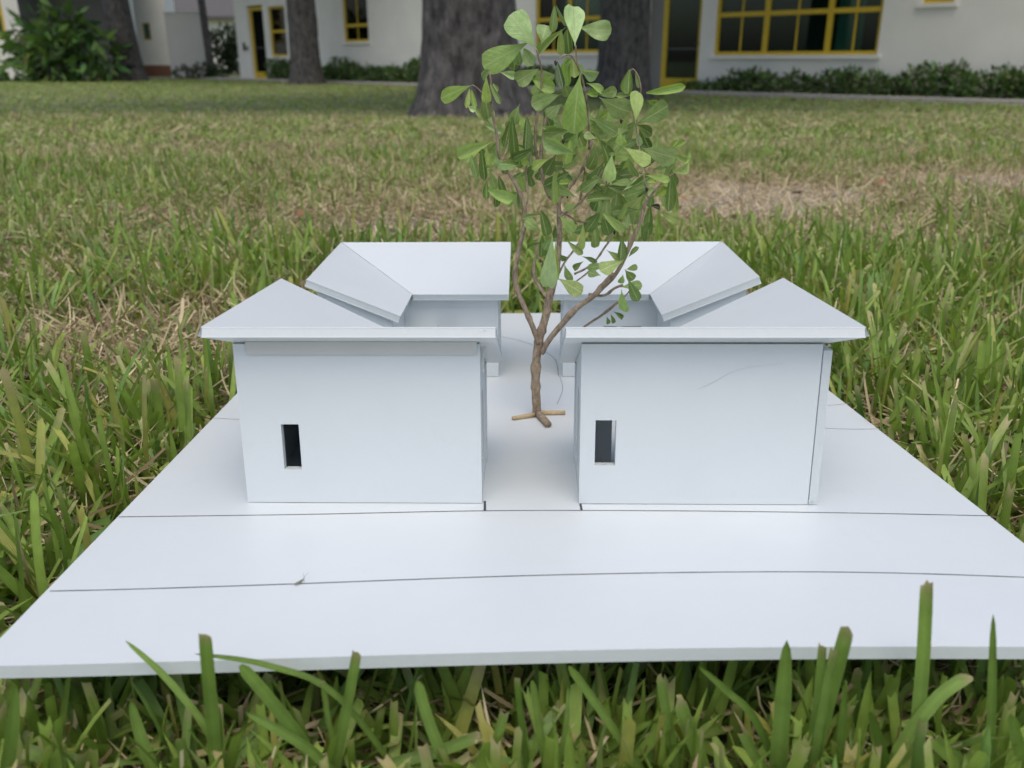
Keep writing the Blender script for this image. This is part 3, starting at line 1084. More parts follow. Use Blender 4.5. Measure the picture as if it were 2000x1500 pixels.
def crumbs(root, Q, a, b, h, n, size, seed, name='torn_foam'):
    r = random.Random(seed)
    m = MB()
    for k in range(n):
        c = Q(a, b, h) + Vector((r.gauss(0, size), r.gauss(0, size * .25), r.gauss(0, size * .35)))
        pts = [c + Vector((r.uniform(-1, 1), r.uniform(-1, 1), r.uniform(-1, 1))) * size * .55 for _ in range(4)]
        m.add(pts, [(0, 1, 2), (0, 3, 1), (1, 3, 2), (2, 3, 0)])
    m.build(name, M['foam'], root)


crumbs(hl, QL, .0245, .1905, .1105, 9, .0018, 1)
crumbs(hr, QR, .170, .1785, .0025, 9, .0016, 2)
crumbs(hr, QR, .171, .1785, .1000, 5, .0014, 3)
crumbs(hl, QL, .144, .1765, .0222, 6, .0012, 4)
crumbs(hr, QR, .045, .1765, .0255, 6, .0012, 5)
crumbs(hr, QR, .182, .1895, .1075, 6, .0016, 6)
# door leaf bent out of the rear left house
m = MB()
fl = []
for k in range(7):
    t = k / 6
    fl.append((t, .006 + .010 * sin(t * pi * .8)))
m.add([QRL(.084 - .019 * t, B_IN - d, h) for t, d in fl for h in (.001, .0500)], [(2 * i, 2 * i + 1, 2 * i + 3, 2 * i + 2) for i in range(6)])
o = m.build('door_flap', [M['paper']], rl, smooth=True)
# torn paper hanging at the front left house corner
m = MB()
pts = [QL(.0288, .1745, .098), QL(.0262, .176, .0985), QL(.0268, .176, .092), QL(.0274, .1755, .088), QL(.0270, .176, .082), QL(.0286, .175, .084), QL(.0288, .1745, .090)]
m.prism(pts, Vector((0, .0004, 0)), 0, 0)
m.build('torn_paper', [M['oldpaper']], hl)

# loose hair on the front right wall
mb = MB()
hp = [(1365, 759), (1380, 753), (1398, 744), (1420, 731), (1445, 721), (1475, 715), (1505, 712), (1532, 710)]
ve = V0 - B_OUT - .0004
mb.tube([at_v(x, y, ve) for x, y in hp], [.00005, .00006, .00006, .00006, .00005, .00004, .00003, .00003], 5)
o = mb.build('hair', M['hair'], mw=BM, smooth=True)
tag(o, 'thin curved hair lying on the front right house wall', 'hair')

# small insect on the drawn line
ip = on_plane(585, 1139); iz = warp(ip.x, ip.y)
ins = empty('insect', BM @ Matrix.Translation((ip.x, ip.y, iz)))
tag(ins, 'tiny greenish insect with long antennae resting on the drawn line', 'insect')
i0 = on_plane(576.5, 1145.5, .0005) - ip; i1 = on_plane(594, 1133.5, .0013) - ip
mb = MB(); ax_ = [i0.lerp(i1, t) for t in (0, .15, .4, .65, .8, .88, 1)]
mb.tube(ax_, [.0001, .00032, .00042, .00042, .0003, .00036, .00012], 8); mb.build('body', M['insect'], ins, smooth=True)
sdv = Vector((i1 - i0)).cross(Vector((0, 0, 1))).normalized()
for s in (-1, 1):
    mb = MB()
    r_ = i0.lerp(i1, .7) + Vector((0, 0, .0004)); t_ = i0 + (i0 - i1) * .18 + sdv * .0005 * s + Vector((0, 0, .0003))
    mb.add([r_, r_.lerp(t_, .5) + sdv * .00075 * s, t_, r_.lerp(t_, .5)], [(0, 1, 2, 3)]); mb.build('wing', M['wing'], ins)
    mb = MB(); mb.tube([i1, i1 + Vector((.0004 * s, .0008, .0012)), i1 + Vector((.0008 + .0013 * s, .0018, .0026))], [.00008, .00007, .00005], 5); mb.build('antenna', M['insect'], ins)
    for k in range(3):
        bp = i0.lerp(i1, .45 + .17 * k)
        mb = MB(); mb.tube([bp, bp + sdv * .0007 * s + Vector((0, 0, .0002)), Vector((bp.x, bp.y, -.0002)) + sdv * .0014 * s + (i0 - i1) * (.18 - .16 * k)], [.00008, .00007, .00005], 5); mb.build('leg', M['insect'], ins)

# ------------------------------------------------------------------ the sprig standing in as a tree
TV = .66
tb = on_plane(1049, 806)
sprig = empty('tree_sprig', BM @ Matrix.Translation((tb.x, TV, 0)))
tag(sprig, 'leafy cut twig standing as a tree between the model houses', 'plant')
TB = Vector((tb.x, TV, 0))
PXM = 1 / 2549.0


def sp(x, y, dv=0.):
    return at_v(x, y, TV + dv) - TB


def spline(P, dens=4):
    Q = []
    for i in range(len(P) - 1):
        p0, p1, p2, p3 = P[max(i - 1, 0)], P[i], P[i + 1], P[min(i + 2, len(P) - 1)]
        for k in range(dens):
            t = k / dens
            Q.append(.5 * ((2 * p1) + (-p0 + p2) * t + (2 * p0 - 5 * p1 + 4 * p2 - p3) * t * t + (-p0 + 3 * p1 - 3 * p2 + p3) * t ** 3))
    Q.append(P[-1])
    return Q


def branch(pts, r0, r1, dv0=0., dv1=0., name='branch', m='bark', sides=9, jit=.09, knobs=True):
    n = len(pts)
    P = [np.array([*sp(x, y, dv0 + (dv1 - dv0) * i / (n - 1))]) for i, (x, y) in enumerate(pts)]
    Q = spline(P, 4)
    rs = []
    for i in range(len(Q)):
        t = i / (len(Q) - 1)
        r = (r0 + (r1 - r0) * t) * PXM * .92
        if knobs and random.random() < .14: r *= 1.25
        rs.append(r)
    mb = MB()
    mb.tube([Vector(q) for q in Q], rs, sides, jit=jit)
    return mb.build(name, M[m], sprig, smooth=True)


branch([(1049, 812), (1047, 775), (1046, 735), (1048, 697), (1052, 668), (1060, 638), (1068, 608), (1075, 570)], 10, 8.2, 0, .004, 'trunk', sides=14, jit=.05)
branch([(1075, 575), (1083, 545), (1090, 508), (1092, 470), (1092, 425), (1091, 384)], 7.4, 4.6, .004, .010)
branch([(1052, 672), (1041, 640), (1024, 600), (1006, 548), (1011, 500), (1023, 447), (1025, 406), (1011, 368), (997, 343), (982, 319), (974, 300), (970, 263), (962, 221), (958, 190), (959, 161), (956, 142)], 6.0, 1.8, 0, -.025)
branch([(1068, 580), (1055, 562), (1044, 542), (1042, 522), (1047, 499), (1050, 470)], 4.5, 2.5, .004, .03)
branch([(1091, 390), (1074, 385), (1063, 358), (1054, 326), (1047, 298), (1046, 256), (1050, 222), (1056, 182), (1058, 140), (1054, 119), (1048, 97)], 4.3, 1.6, .01, -.02)
branch([(1054, 326), (1057, 298), (1060, 277), (1064, 242), (1067, 226)], 4.6, 3.6, .0, -.006)
branch([(1091, 388), (1104, 376), (1119, 357), (1139, 326), (1150, 295), (1157, 274)], 4.2, 2.4, .01, .02)
branch([(1151, 292), (1150, 249), (1147, 205), (1145, 189), (1139, 161), (1132, 139), (1118, 111), (1104, 108), (1091, 115)], 2.5, 1.1, .0, -.03)
branch([(1132, 139), (1127, 120), (1124, 89)], 1.7, 1.3, -.025, -.03)
branch([(1139, 326), (1142, 336), (1136, 372), (1131, 399)], 2.2, 2.2, .012, .02)
branch([(1092, 424), (1110, 412), (1131, 397), (1160, 364), (1177, 334), (1191, 308), (1197, 290), (1196, 268)], 2.8, 2.0, .008, -.012)
branch([(1092, 412), (1108, 420), (1130, 432), (1152, 432), (1167, 417), (1190, 390), (1204, 372)], 2.4, 1.4, .01, .03)
branch([(1058, 690), (1072, 665), (1095, 636), (1126, 602), (1158, 579), (1187, 547), (1196, 535)], 6.2, 5.5, .0, -.02, sides=11)
branch([(1172, 566), (1195, 545), (1209, 525), (1221, 502), (1230, 482), (1241, 456), (1252, 430), (1258, 403), (1266, 387)], 4.6, 3.2, -.012, -.03)
branch([(1266, 387), (1283, 368), (1307, 345), (1329, 334)], 2.4, 1.2, -.03, -.04)
branch([(1265, 388), (1261, 365), (1257, 340), (1254, 323), (1250, 298), (1246, 268), (1241, 242)], 1.9, 1.2, -.03, -.02)
branch([(1241, 242), (1236, 222), (1231, 200)], 1.0, .8, -.02, -.02, knobs=False)
branch([(1252, 172), (1248, 152), (1240, 138), (1235, 135), (1231, 140)], 1.2, .9, -.02, -.02, knobs=False)
branch([(1241, 242), (1249, 205), (1252, 172)], 1.2, 1.1, -.01, -.02)
branch([(1150, 575), (1180, 577), (1200, 563), (1216, 557)], 3.2, 2.6, -.006, -.022)
branch([(1120, 655), (1150, 632), (1176, 615), (1206, 591)], 2.6, 2.8, .03, .0)
branch([(1198, 597), (1215, 585), (1232, 565)], 1.6, 1.3, .004, -.01)
branch([(1080, 565), (1090, 538), (1103, 512), (1118, 492), (1133, 470)], 2.6, 1.8, .008, .03)
branch([(1122, 535), (1145, 524), (1164, 508), (1179, 486), (1190, 470), (1201, 448)], 2.2, 2.2, .02, .035)
branch([(1122, 552), (1149, 531), (1166, 510)], 1.6, 1.5, .02, .03)
branch([(1025, 404), (1031, 390), (1030, 365), (1027, 335), (1031, 318), (1037, 296)], 2.2, 1.6, -.006, .01)
branch([(982, 312), (990, 290), (994, 272)], 1.6, 1.0, -.02, -.01)
branch([(923, 166), (932, 172), (950, 190), (960, 200)], 1.2, 1.4, -.035, -.022)
branch([(1232, 440), (1228, 470), (1222, 498)], .8, 1.2, -.01, -.02)
branch([(1093, 478), (1100, 462), (1112, 455)], 1.2, .8, .005, -.01)
branch([(1190, 310), (1184, 355), (1186, 395), (1180, 420)], 1.3, 1.6, .01, .03)
branch([(1208, 372), (1216, 400), (1215, 428)], 1.2, 1.0, .03, .035)
# pegs the sprig stands on
for p_, q_, r0, r1 in (((1044, 810), (1001, 817), 4.8, 4.2), ((1056, 806), (1104, 806), 5.0, 4.4), ((1050, 806), (1071, 829), 7.5, 7.0)):
    a_ = on_plane(*p_, r0 * PXM) - TB; b_ = on_plane(*q_, r1 * PXM) - TB
    mb = MB(); mb.tube([a_, a_.lerp(b_, .5), b_], [r0 * PXM, (r0 + r1) / 2 * PXM, r1 * PXM], 10, jit=.04)
    mb.build('support_peg', M['peeled'] if r0 < 7 else M['bark'], sprig, smooth=True)


# --- leaves
def leaf_mesh(name, kind, seed, rows=12):
    r = random.Random(seed)
    prof = {'t': [(0, .03), (.07, .05), (.16, .15), (.3, .38), (.45, .68), (.6, .91), (.72, 1), (.84, .98), (.91, .90), (.955, .74), (.985, .50), (1, .22)],
            'b': [(0, .03), (.07, .05), (.16, .17), (.3, .38), (.5, .68), (.7, .93), (.82, 1), (.9, .98), (.96, .88), (.99, .7), (1, .55)],
            'r': [(0, .14), (.1, .32), (.3, .66), (.5, .88), (.68, 1), (.82, .98), (.92, .8), (.98, .5), (1, .15)]}
    pf = prof['b'] if kind == 'blunt' else (prof['r'] if kind in ('roll', 'curl') else prof['t'])
    px_, pw = zip(*pf)
    cols = [-1, -.66, -.33, 0, .33, .66, 1]
    foldv = {'flat': r.uniform(.12, .40), 'blunt': r.uniform(.15, .3), 'fold': r.uniform(.7, 1.1), 'wavy': r.uniform(.2, .45)}.get(kind, 0)
    arch = {'flat': r.uniform(-.5, -.1), 'blunt': r.uniform(-.3, 0), 'fold': r.uniform(-.7, -.2), 'wavy': r.uniform(-.5, .3), 'roll': r.uniform(-.6, .2), 'curl': r.uniform(-1.3, -.8)}[kind]
    wave, ph, tw = {'wavy': .20}.get(kind, .08), r.uniform(0, 6), r.uniform(-.8, .8)
    lop = r.uniform(-.12, .12)
    sway = r.uniform(-.10, .10)
    V, UV = [], []
    for i in range(rows + 1):
        t = i / rows
        wv = np.interp(t, px_, pw) * .5
        for c in cols:
            if kind in ('roll', 'curl'):
                an = c * radians(84 if kind == 'roll' else 80) + .5 * tw * t
                an += .25 * sin(t * 7 + ph) * c
                x, z = sin(an), (1 - cos(an)) * .9
            else:
                x = c * (1 - .22 * foldv) + lop * (1 - c * c) * .4
                z = foldv * (sqrt(c * c + .05) - .22) + wave * sin(t * 10 + ph + c) * abs(c) - .12 * c * c
                ca, sa = cos(tw * t), sin(tw * t)
                x, z = x * ca - z * sa, x * sa + z * ca
            bz = arch * (t - .15) ** 2
            yy = t
            if kind == 'blunt' and i == rows: yy += .03 * abs(c) - .02
            V.append((x * wv + sway * t * t, yy, z * wv + bz * 1.25))
            UV.append((c * .5 + .5, t))
    nc = len(cols)
    F = [(i * nc + k, i * nc + k + 1, (i + 1) * nc + k + 1, (i + 1) * nc + k) for i in range(rows) for k in range(nc - 1)]
    me = bpy.data.meshes.new(name)
    me.from_pydata(V, [], F)
    uvl = me.uv_layers.new(name='UVMap')
    for lp in me.loops:
        uvl.data[lp.index].uv = UV[lp.vertex_index]
    me.polygons.foreach_set('use_smooth', [True] * len(F))
    me.materials.append(M['leaf'])
    return me


LM = {k: [leaf_mesh('leaf_' + k, k, 17 * q + len(k)) for q in range(5)] for k in ('flat', 'blunt', 'fold', 'wavy', 'roll', 'curl')}
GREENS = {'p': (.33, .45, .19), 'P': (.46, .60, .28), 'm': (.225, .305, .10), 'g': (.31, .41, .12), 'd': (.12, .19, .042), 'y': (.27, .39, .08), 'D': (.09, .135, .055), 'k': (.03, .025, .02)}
# (base x, y, tip x, y, width, kind, colour, depth)
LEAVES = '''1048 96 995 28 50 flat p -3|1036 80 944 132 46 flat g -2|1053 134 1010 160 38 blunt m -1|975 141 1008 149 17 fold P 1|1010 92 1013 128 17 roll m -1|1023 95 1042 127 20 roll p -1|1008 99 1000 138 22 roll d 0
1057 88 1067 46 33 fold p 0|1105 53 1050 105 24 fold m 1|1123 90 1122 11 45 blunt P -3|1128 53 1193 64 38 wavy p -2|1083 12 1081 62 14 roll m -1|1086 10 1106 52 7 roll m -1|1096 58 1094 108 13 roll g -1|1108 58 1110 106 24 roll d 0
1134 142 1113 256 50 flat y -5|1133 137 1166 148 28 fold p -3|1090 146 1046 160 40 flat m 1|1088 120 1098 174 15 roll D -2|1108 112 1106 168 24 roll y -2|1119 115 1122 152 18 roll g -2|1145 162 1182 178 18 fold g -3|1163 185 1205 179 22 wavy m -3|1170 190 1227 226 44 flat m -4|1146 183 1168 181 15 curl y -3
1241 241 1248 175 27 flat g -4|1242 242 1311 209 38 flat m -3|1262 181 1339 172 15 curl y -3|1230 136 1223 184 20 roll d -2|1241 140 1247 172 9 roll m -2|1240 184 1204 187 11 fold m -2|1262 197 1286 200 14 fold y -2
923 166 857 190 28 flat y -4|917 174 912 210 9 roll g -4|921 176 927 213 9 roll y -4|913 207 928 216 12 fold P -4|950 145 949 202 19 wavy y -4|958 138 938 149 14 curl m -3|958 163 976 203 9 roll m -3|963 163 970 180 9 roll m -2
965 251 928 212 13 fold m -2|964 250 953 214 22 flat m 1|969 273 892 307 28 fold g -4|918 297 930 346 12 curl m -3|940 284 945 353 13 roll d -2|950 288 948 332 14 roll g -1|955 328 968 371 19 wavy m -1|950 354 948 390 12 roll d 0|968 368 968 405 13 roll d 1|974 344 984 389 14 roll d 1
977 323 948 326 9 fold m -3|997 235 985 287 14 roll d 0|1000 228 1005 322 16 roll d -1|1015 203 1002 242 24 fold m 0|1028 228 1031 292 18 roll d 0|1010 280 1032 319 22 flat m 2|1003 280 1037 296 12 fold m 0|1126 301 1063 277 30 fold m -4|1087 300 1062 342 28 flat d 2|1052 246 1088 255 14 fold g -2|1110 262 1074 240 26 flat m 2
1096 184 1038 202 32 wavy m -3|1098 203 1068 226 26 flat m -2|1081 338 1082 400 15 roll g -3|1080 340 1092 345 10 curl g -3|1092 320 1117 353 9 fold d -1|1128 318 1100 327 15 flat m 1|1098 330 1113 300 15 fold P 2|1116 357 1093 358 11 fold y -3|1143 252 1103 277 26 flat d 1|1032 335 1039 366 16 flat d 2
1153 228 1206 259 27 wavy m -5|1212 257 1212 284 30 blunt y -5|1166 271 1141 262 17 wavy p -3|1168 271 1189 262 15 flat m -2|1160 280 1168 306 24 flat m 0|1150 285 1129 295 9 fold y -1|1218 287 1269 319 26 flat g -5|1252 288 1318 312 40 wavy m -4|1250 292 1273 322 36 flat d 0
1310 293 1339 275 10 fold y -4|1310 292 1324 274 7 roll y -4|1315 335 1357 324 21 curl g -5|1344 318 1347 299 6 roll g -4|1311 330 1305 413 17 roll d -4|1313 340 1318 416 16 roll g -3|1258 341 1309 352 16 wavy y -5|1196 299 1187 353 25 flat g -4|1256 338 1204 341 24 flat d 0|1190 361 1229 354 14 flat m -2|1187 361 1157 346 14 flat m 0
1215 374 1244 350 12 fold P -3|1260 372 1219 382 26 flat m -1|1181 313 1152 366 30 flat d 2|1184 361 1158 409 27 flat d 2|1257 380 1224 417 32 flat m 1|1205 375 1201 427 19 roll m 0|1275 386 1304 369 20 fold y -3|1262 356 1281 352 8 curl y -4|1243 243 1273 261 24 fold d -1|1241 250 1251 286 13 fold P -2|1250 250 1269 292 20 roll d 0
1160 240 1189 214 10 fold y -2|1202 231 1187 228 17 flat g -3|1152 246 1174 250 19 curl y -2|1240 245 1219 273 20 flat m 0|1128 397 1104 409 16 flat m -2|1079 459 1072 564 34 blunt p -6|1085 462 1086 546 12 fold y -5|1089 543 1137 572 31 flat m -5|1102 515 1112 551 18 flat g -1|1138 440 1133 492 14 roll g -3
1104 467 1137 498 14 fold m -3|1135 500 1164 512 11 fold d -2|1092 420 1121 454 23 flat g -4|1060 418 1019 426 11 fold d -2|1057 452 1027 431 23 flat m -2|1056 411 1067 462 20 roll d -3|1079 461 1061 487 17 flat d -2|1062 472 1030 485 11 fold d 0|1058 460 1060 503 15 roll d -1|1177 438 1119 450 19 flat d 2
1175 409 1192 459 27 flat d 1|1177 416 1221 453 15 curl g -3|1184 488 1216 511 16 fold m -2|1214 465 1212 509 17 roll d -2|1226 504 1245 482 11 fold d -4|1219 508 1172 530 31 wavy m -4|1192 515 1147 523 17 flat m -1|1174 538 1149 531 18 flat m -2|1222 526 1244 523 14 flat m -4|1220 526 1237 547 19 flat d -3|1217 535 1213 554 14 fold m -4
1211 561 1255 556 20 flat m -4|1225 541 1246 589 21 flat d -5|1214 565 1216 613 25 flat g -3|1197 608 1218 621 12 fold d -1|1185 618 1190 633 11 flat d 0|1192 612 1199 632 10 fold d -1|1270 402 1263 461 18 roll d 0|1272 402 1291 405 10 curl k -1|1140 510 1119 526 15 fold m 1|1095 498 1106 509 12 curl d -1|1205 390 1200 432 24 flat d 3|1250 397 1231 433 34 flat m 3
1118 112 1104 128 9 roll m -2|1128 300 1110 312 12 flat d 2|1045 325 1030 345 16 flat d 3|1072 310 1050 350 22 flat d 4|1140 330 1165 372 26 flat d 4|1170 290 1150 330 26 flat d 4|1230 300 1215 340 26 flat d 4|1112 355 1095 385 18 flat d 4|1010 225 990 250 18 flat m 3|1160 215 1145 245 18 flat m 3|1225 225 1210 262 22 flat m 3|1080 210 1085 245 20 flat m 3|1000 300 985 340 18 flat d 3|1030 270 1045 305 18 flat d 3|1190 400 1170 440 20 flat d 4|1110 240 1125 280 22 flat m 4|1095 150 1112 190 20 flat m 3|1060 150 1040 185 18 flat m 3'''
lr = random.Random(5)
EXTRA = []
for _k in range(118):      # leaves in the thick of the crown
    _cx, _cy, _sx, _sy = lr.choice(((1130, 285, 75, 60), (1130, 285, 75, 60), (1195, 385, 55, 38), (985, 285, 28, 55), (1265, 320, 38, 50)))
    _x, _y = lr.gauss(_cx, _sx), lr.gauss(_cy, _sy)
    if not (925 < _x < 1325 and 130 < _y < 450): continue
    _a = radians(lr.choice((90, 90, 75, 60, 120, 20, 160, 0, 180, -30)) + lr.uniform(-25, 25))
    _l = lr.uniform(30, 54)
    EXTRA.append('%f %f %f %f %f %s %s %f' % (_x, _y, _x + _l * cos(_a), _y + _l * sin(_a), _l * lr.uniform(.32, .5), lr.choice(('flat', 'fold', 'wavy', 'wavy', 'roll', 'curl', 'curl')), lr.choice('mmgdddmpgy'), lr.uniform(-2.5, 5)))
LEAVES += '|' + '|'.join(EXTRA)
camb = Vector((0, 0, HB))
for ent in LEAVES.replace('\n', '|').split('|'):
    a = ent.split()
    x0, y0, x1, y1, wpx = map(float, a[:5])
    kind, colr, dep = a[5], a[6], float(a[7])
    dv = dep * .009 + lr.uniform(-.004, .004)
    p0 = at_v(x0, y0, TV + dv)
    lenp = math.hypot(x1 - x0, y1 - y0) * PXM
    dt = lr.uniform(-.35, .2) * lenp
    p1 = at_v(x1, y1, TV + dv + dt)
    ya = p1 - p0
    Ln = ya.length
    ya = ya / Ln
    toc = (camb - (p0 + p1) / 2).normalized()
    za = (toc - ya * toc.dot(ya)).normalized()
    rollv = lr.uniform(-.35, .35) if kind in ('flat', 'blunt', 'wavy') else lr.uniform(-.6, .6)
    za = (Matrix.Rotation(rollv, 3, ya) @ za).normalized()
    xa = ya.cross(za)
    wd = wpx * PXM * (.98 if kind in ('flat', 'blunt', 'wavy') else 1.12 if kind == 'roll' else 1.12)
    zs = wd
    o = bpy.data.objects.new('leaf', lr.choice(LM[kind]))
    coll.objects.link(o)
    o.parent = sprig
    q = p0 - TB
    o.matrix_parent_inverse = Matrix.Identity(4)
    o.matrix_basis = Matrix(((xa.x * wd, ya.x * Ln, za.x * zs, q.x), (xa.y * wd, ya.y * Ln, za.y * zs, q.y), (xa.z * wd, ya.z * Ln, za.z * zs, q.z), (0, 0, 0, 1)))
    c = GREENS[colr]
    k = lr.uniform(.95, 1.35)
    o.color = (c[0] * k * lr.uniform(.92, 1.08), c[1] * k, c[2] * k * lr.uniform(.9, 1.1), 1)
# small dark buds
for (x, y, dv) in ((1084, 118, -.03), (1107, 378, .0), (1262, 366, -.03), (1099, 272, 0.), (1212, 232, -.02), (1199, 450, .03)):
    mb = MB(); c = sp(x, y, dv)
    mb.tube([c, c + Vector((.0006, 0, -.0015)), c + Vector((.0004, 0, -.0034))], [.0006, .0012, .0004], 7, jit=.15)
    mb.build('bud', M['darkbit'], sprig, smooth=True)


# ------------------------------------------------------------------ grass
def vnoise(x, y, s, seed):
    r = np.random.default_rng(seed)
    N = 256
    tab = r.random((N, N))
    fx, fy = x / s + 1000, y / s + 1000
    ix, iy = np.floor(fx).astype(int), np.floor(fy).astype(int)
    tx, ty = fx - ix, fy - iy
    tx, ty = tx * tx * (3 - 2 * tx), ty * ty * (3 - 2 * ty)
    g = lambda a, b: tab[a % N, b % N]
    return (g(ix, iy) * (1 - tx) + g(ix + 1, iy) * tx) * (1 - ty) + (g(ix, iy + 1) * (1 - tx) + g(ix + 1, iy + 1) * tx) * ty


BMI_np = np.array(BMI)
BOARD_S = np.array([cos(BROTB), sin(BROTB)])
BOARD_T = np.array([-sin(BROTB), cos(BROTB)])


def board_st(p):
    """world points (n,3) -> s, t, height above the board top"""
    b = p @ BMI_np[:3, :3].T + BMI_np[:3, 3]
    d = b[..., :2] - np.array([FLc.x, FLc.y])
    return d @ BOARD_S, d @ BOARD_T, b[..., 2]


def dryness(x, y):
    """0 lush .. 1 bare: the worn band behind the model, some smaller patches"""
    g1 = np.exp(-(((x - .42) / .72) ** 2 + ((y - 2.15) / .48) ** 2)) * 1.25
    g2 = np.exp(-(((x - 1.35) / .55) ** 2 + ((y - 2.45) / .30) ** 2)) * 1.2
    g3 = np.exp(-(((x + .25) / .42) ** 2 + ((y - 1.75) / .30) ** 2)) * .75
    g4 = np.exp(-(((x + .45) / .55) ** 2 + ((y - 3.6) / .35) ** 2)) * .8
    g5 = np.exp(-(((x + .75) / .25) ** 2 + ((y - 1.25) / .12) ** 2)) * .8
    g6 = np.exp(-(((x - 1.1) / .8) ** 2 + ((y - 3.5) / .30) ** 2)) * .45
    n = vnoise(x, y, .45, 1) * .5 + vnoise(x, y, .14, 2) * .5
    d = np.maximum.reduce([g1, g2, g3, g4, g5, g6])
    big = smooth01(.52, .76, vnoise(x, y, .33, 6) * .6 + vnoise(x, y, .10, 7) * .4) * .8
    return np.clip(np.maximum(d * (.35 + 1.3 * n), big * (1 - smooth01(5, 10, y) * .7)) + .18 * (n - .55), 0, 1)


def sample_wedge(n, r0, r1, half):
    r = np.sqrt(rng.uniform(r0 * r0, r1 * r1, n))
    a = rng.uniform(-half, half, n)
    return r * np.sin(a), r * np.cos(a)


def ribbons(bx, by, bz, L, W, phi, th0, kap, psi, rows, cols3, cut, notch, cB, cM, cT, fold=.18, roll=None):
    n = len(bx)
    t = np.linspace(0, 1, rows + 1)
    th = th0[:, None] + kap[:, None] * t[None]
    dh, dz = np.sin(th), np.cos(th)
    ch = np.concatenate([np.zeros((n, 1)), np.cumsum((dh[:, 1:] + dh[:, :-1]) / 2, 1)], 1) / rows
    cz = np.concatenate([np.zeros((n, 1)), np.cumsum((dz[:, 1:] + dz[:, :-1]) / 2, 1)], 1) / rows
    cx = bx[:, None] + L[:, None] * ch * np.cos(phi)[:, None]
    cy = by[:, None] + L[:, None] * ch * np.sin(phi)[:, None]
    czz = bz[:, None] + L[:, None] * cz
    C = np.stack([cx, cy, czz], -1)
    sv_ = np.stack([np.cos(psi), np.sin(psi), np.zeros(n)], -1)[:, None, :]
    tg = np.stack([dh * np.cos(phi)[:, None], dh * np.sin(phi)[:, None], dz], -1)
    nr = np.cross(sv_, tg)
    if roll is not None:
        cr_, sr_ = np.cos(roll)[:, None, None], np.sin(roll)[:, None, None]
        sv_, nr = sv_ * cr_ + nr * sr_, nr * cr_ - sv_ * sr_
    pc = np.interp(t, [0, .12, .4, .85, 1], [.55, .8, 1, .92, .82])
    pp = np.interp(t, [0, .12, .4, .7, .88, .96, 1], [.55, .8, 1, .86, .55, .28, .04])
    prof = np.where(cut[:, None], pc[None], pp[None]) * W[:, None] * .5
    ccol = np.where((t < .5)[None, :, None], cB[:, None] + (cM - cB)[:, None] * (np.clip(t / .35, 0, 1))[None, :, None], cM[:, None] + (cT - cM)[:, None] * (np.clip((t - .78) / .22, 0, 1) ** 1.5)[None, :, None])
    if cols3:
        mid = C + nr * (fold * W)[:, None, None] if np.ndim(fold) else C + nr * (W * fold)[:, None, None]
        mid[:, -1] -= tg[:, -1] * (notch * L * .09)[:, None]
        Lf = C - sv_ * prof[..., None]
        Rt = C + sv_ * prof[..., None]
        jag = (rng.uniform(-.05, .02, n) * cut)[:, None]
        Lf[:, -1] += tg[:, -1] * (jag * L[:, None])
        V = np.stack([Lf, mid, Rt], 2)
        CC = np.stack([ccol, ccol * np.array([1.12, 1.1, 1.05]), ccol], 2)
        nc = 3
    else:
        V = np.stack([C - sv_ * prof[..., None], C + sv_ * prof[..., None]], 2)
        CC = np.stack([ccol, ccol], 2)
        nc = 2
    V = V.reshape(n, -1, 3)
    i, k = np.meshgrid(np.arange(rows), np.arange(nc - 1), indexing='ij')
    a = (i * nc + k).ravel()
    fq = np.stack([a, a + 1, a + nc + 1, a + nc], 1)
    stride = (rows + 1) * nc
    return V, CC.reshape(n, -1, 3), fq, stride, C


ALPHA = []


def finish(parts):
    Vs, Cs, Qs, off = [], [], [], 0
    ALPHA.clear()
    for V, CC, fq, st in parts:
        n = len(V)
        nc = 2 if fq[0][2] - fq[0][1] == 2 else 3
        ALPHA.append(np.tile(np.linspace(0, 1, nc), n * st // nc))
        Vs.append(V.reshape(-1, 3)); Cs.append(CC.reshape(-1, 3))
        Qs.append((fq[None] + (np.arange(n) * st)[:, None, None]).reshape(-1, 4) + off)
        off += n * st
    return np.concatenate(Vs), np.concatenate(Qs), np.concatenate(Cs)


def lerp(a, b, t):
    return a + (b - a) * t


SOIL_CLEAR = .0


